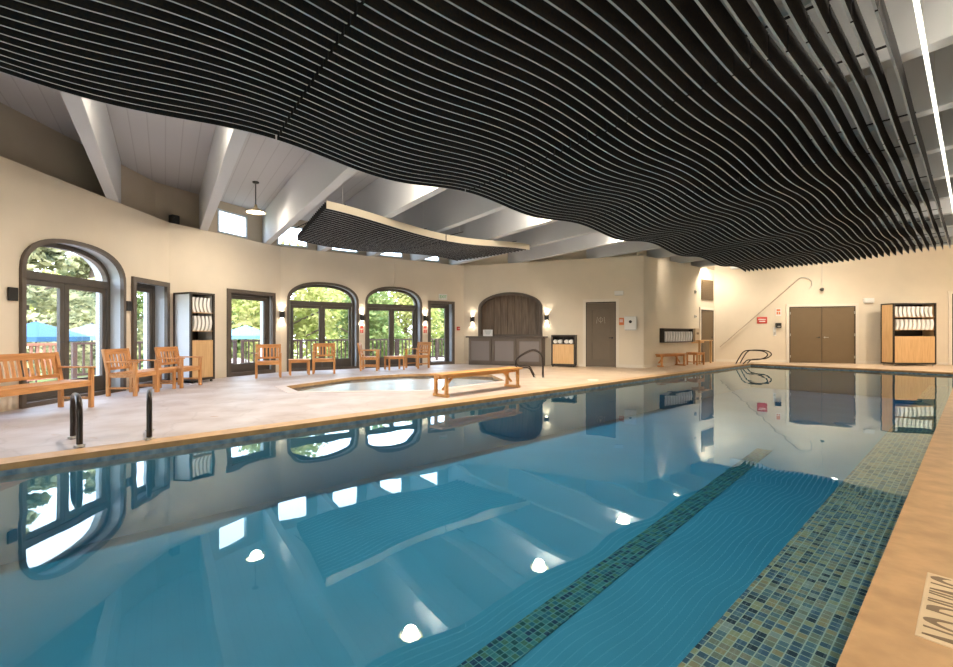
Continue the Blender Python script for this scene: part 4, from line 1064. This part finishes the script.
railing(F1, 0, 'red-brown terrace railing outside the nearest arched window'); railing(F2, 1, 'dark terrace railing outside the square glazed door'); railing(F3, 2, 'dark terrace railing outside the two arched doorways')

def leaf_mesh(name, R_, Hc, zc, n, m, seed, kind):
    rnd = random.Random(seed); mb = MB()
    blobs = []
    if kind == 'conifer':
        for k in range(26):
            f = k/26; a = rnd.uniform(0,2*PI); rr = R_*(1-f)*.75; blobs.append((rr*math.cos(a)*.8, rr*math.sin(a)*.8, zc+Hc*f, R_*(1.05-f)*.6, .35))
    else:
        for k in range(20):
            a = rnd.uniform(0,2*PI); f = rnd.random()**.5; z = rnd.uniform(0,1); rr = R_*.72*f*math.sqrt(max(.1,1-(2*z-1)**2)); blobs.append((rr*math.cos(a), rr*math.sin(a), zc+Hc*z, R_*.45, .8))
    for k in range(n):
        bx, by, bz, br, fl_ = rnd.choice(blobs); d = Vector((rnd.gauss(0,1), rnd.gauss(0,1), rnd.gauss(0,1))).normalized()*br*rnd.uniform(.6,1.05)
        c = Vector((bx+d.x, by+d.y, bz+d.z*fl_)); s = rnd.uniform(.10,.24)
        u_ = Vector((rnd.gauss(0,1), rnd.gauss(0,1), rnd.gauss(0,.5))).normalized(); w_ = u_.cross(Vector((rnd.gauss(0,1), rnd.gauss(0,1), rnd.gauss(0,1))).normalized())
        if w_.length < .1: continue
        w_.normalize(); mb.add([c-u_*s, c+w_*s*.5, c+u_*s, c-w_*s*.5], [(0,1,2,3)])
    return mb
def make_tree(label, R_, Hc, zc, n, m, seed, kind, group):
    r = thing('conifer_tree' if kind == 'conifer' else 'leafy_tree', (0,0,-1), 0, label, 'tree', group)
    leaf_mesh('crown', R_, Hc, zc, n, m, seed, kind).build('crown', m, r)
    mb = MB(); mb.tube([(0,0,0),(.08,.03,zc*.6),(0,0,zc+Hc*.8)], .16, 8)
    rnd = random.Random(seed)
    for k in range(6):
        a = rnd.uniform(0,2*PI); z = zc+Hc*rnd.uniform(0,.5); mb.tube([(0,0,z-.3),(math.cos(a)*R_*.6, math.sin(a)*R_*.6, z+.5)], .05, 6)
    mb.build('trunk', M_bark, r); return r
G = 'trees beyond the terrace'
leafy = make_tree('broad yellow-green tree seen through the left arched doorway, left half', 2.9, 5.2, .6, 5200, M_leafy, 3, 'leafy', G)
green = make_tree('deeper green tree seen through the left arched doorway, right half', 2.8, 4.6, .5, 5200, M_leafg, 5, 'leafy', G)
conif = make_tree('layered conifer seen through the nearest arched window, left pane', 3.0, 7.5, .7, 6500, M_needle, 9, 'conifer', G)
def at(px, D): return ((px-476.5)/FP*D, D)
placed = []
def put(t, px, D, rz, lb=None, first=False):
    x, y = at(px, D)
    o = t if first else dup(t, (0,0,-1), rz, lb)
    o.location = (x, y, -1); o.rotation_euler = (0,0,rz)
put(leafy, 285, 23, 0, first=True); put(green, 358, 28, 0, first=True); put(conif, 22, 17.5, 0, first=True)
put(leafy, 330, 35.5, 1.0, 'yellow-green tree farther back behind the left arched doorway')
put(leafy, 406, 35, 2.0, 'yellow-green tree seen through the right arched doorway')
put(green, 446, 41, 2.6, 'far green tree seen through the narrow glazed door')
put(leafy, 372, 48, 3.9, 'far yellow-green tree behind the wall between the arches')
put(conif, 92, 23.5, 1.7, 'layered conifer seen through the nearest arched window, right pane')
put(green, 128, 29, .8, 'green tree outside the narrow left glazed door')
put(leafy, 50, 31, 3.1, 'pale tree between the conifers in the nearest arched window')
put(leafy, 190, 37, .4, 'yellow-green tree left of the square glazed door')
put(conif, 252, 44, 4.4, 'conifer seen far beyond the square glazed door')
put(green, 246, 29.5, 1.9, 'green tree right of the square glazed door')
def make_umbrella(label, m):
    r = thing('patio_umbrella', (0,0,-1), 0, label, 'umbrella', 'patio umbrellas outside')
    mb = MB(); n = 8; RR = 1.15; vsx = [(0,0,2.85)]+[(RR*math.cos(2*PI*k/n), RR*math.sin(2*PI*k/n), 2.35) for k in range(n)]+[(RR*math.cos(2*PI*k/n), RR*math.sin(2*PI*k/n), 2.20) for k in range(n)]
    mb.add(vsx, [(0,1+k,1+(k+1)%n) for k in range(n)]+[(1+k,1+n+k,1+n+(k+1)%n,1+(k+1)%n) for k in range(n)]); cn_ = mb.build('canopy', m, r)
    MB().tube([(0,0,.08),(0,0,2.9)], .025, 8).build('pole', M_bark, r); MB().lathe([(0,.09),(.25,.08),(.28,0)], 16).build('base', M_rock, r)
    for k in range(n):
        a = 2*PI*k/n; MB().tube([(0,0,2.78),(RR*.97*math.cos(a), RR*.97*math.sin(a), 2.33)], .008, 5).build('rib', M_bark, cn_)
    return r
for px, D, m, dz0, lb in ((36, 12.6, M_canopy, -.06, 'blue patio umbrella seen through the left pane of the nearest arched window'), (92, 15.6, M_canopy2, -.0, 'pale blue patio umbrella seen through the right pane of the nearest arched window'), (246, 18.5, M_canopy2, -.0, 'pale blue patio umbrella seen through the square glazed door')):
    u_ = make_umbrella(lb, m); x, y = at(px, D); u_.location = (x, y, -.96); u_.scale = (1, 1, .86)
# outdoor table beyond arch and boulders past the narrow door
rnd = random.Random(4)
for k, (px, D, s) in enumerate(((435, 23, .9), (444, 25, .7), (437, 27, .9), (449, 29, .8), (246, 20, .5), (262, 25, .8), (238, 26, .9))):
    bm = bmesh.new(); bmesh.ops.create_icosphere(bm, subdivisions=3, radius=s)
    for v in bm.verts: v.co *= 1+rnd.uniform(-.07,.07); v.co.z *= .65
    me = bpy.data.meshes.new('boulder'); bm.to_mesh(me); bm.free(); me.materials.append(M_rock)
    o = bpy.data.objects.new('boulder', me); COL.objects.link(o); x, y = at(px, D); o.location = (x, y, -.85)
    tag(o, ['grey-brown boulder outside, seen through the narrow glazed door, nearest', 'smaller boulder right of the nearest one beyond the narrow glazed door', 'largest boulder farther back beyond the narrow glazed door', 'boulder at the right edge of the narrow glazed door view', 'small boulder beyond the square glazed door, nearest', 'boulder beyond the square glazed door, right side', 'boulder beyond the square glazed door, left side'][k], 'boulder', 'boulders outside')
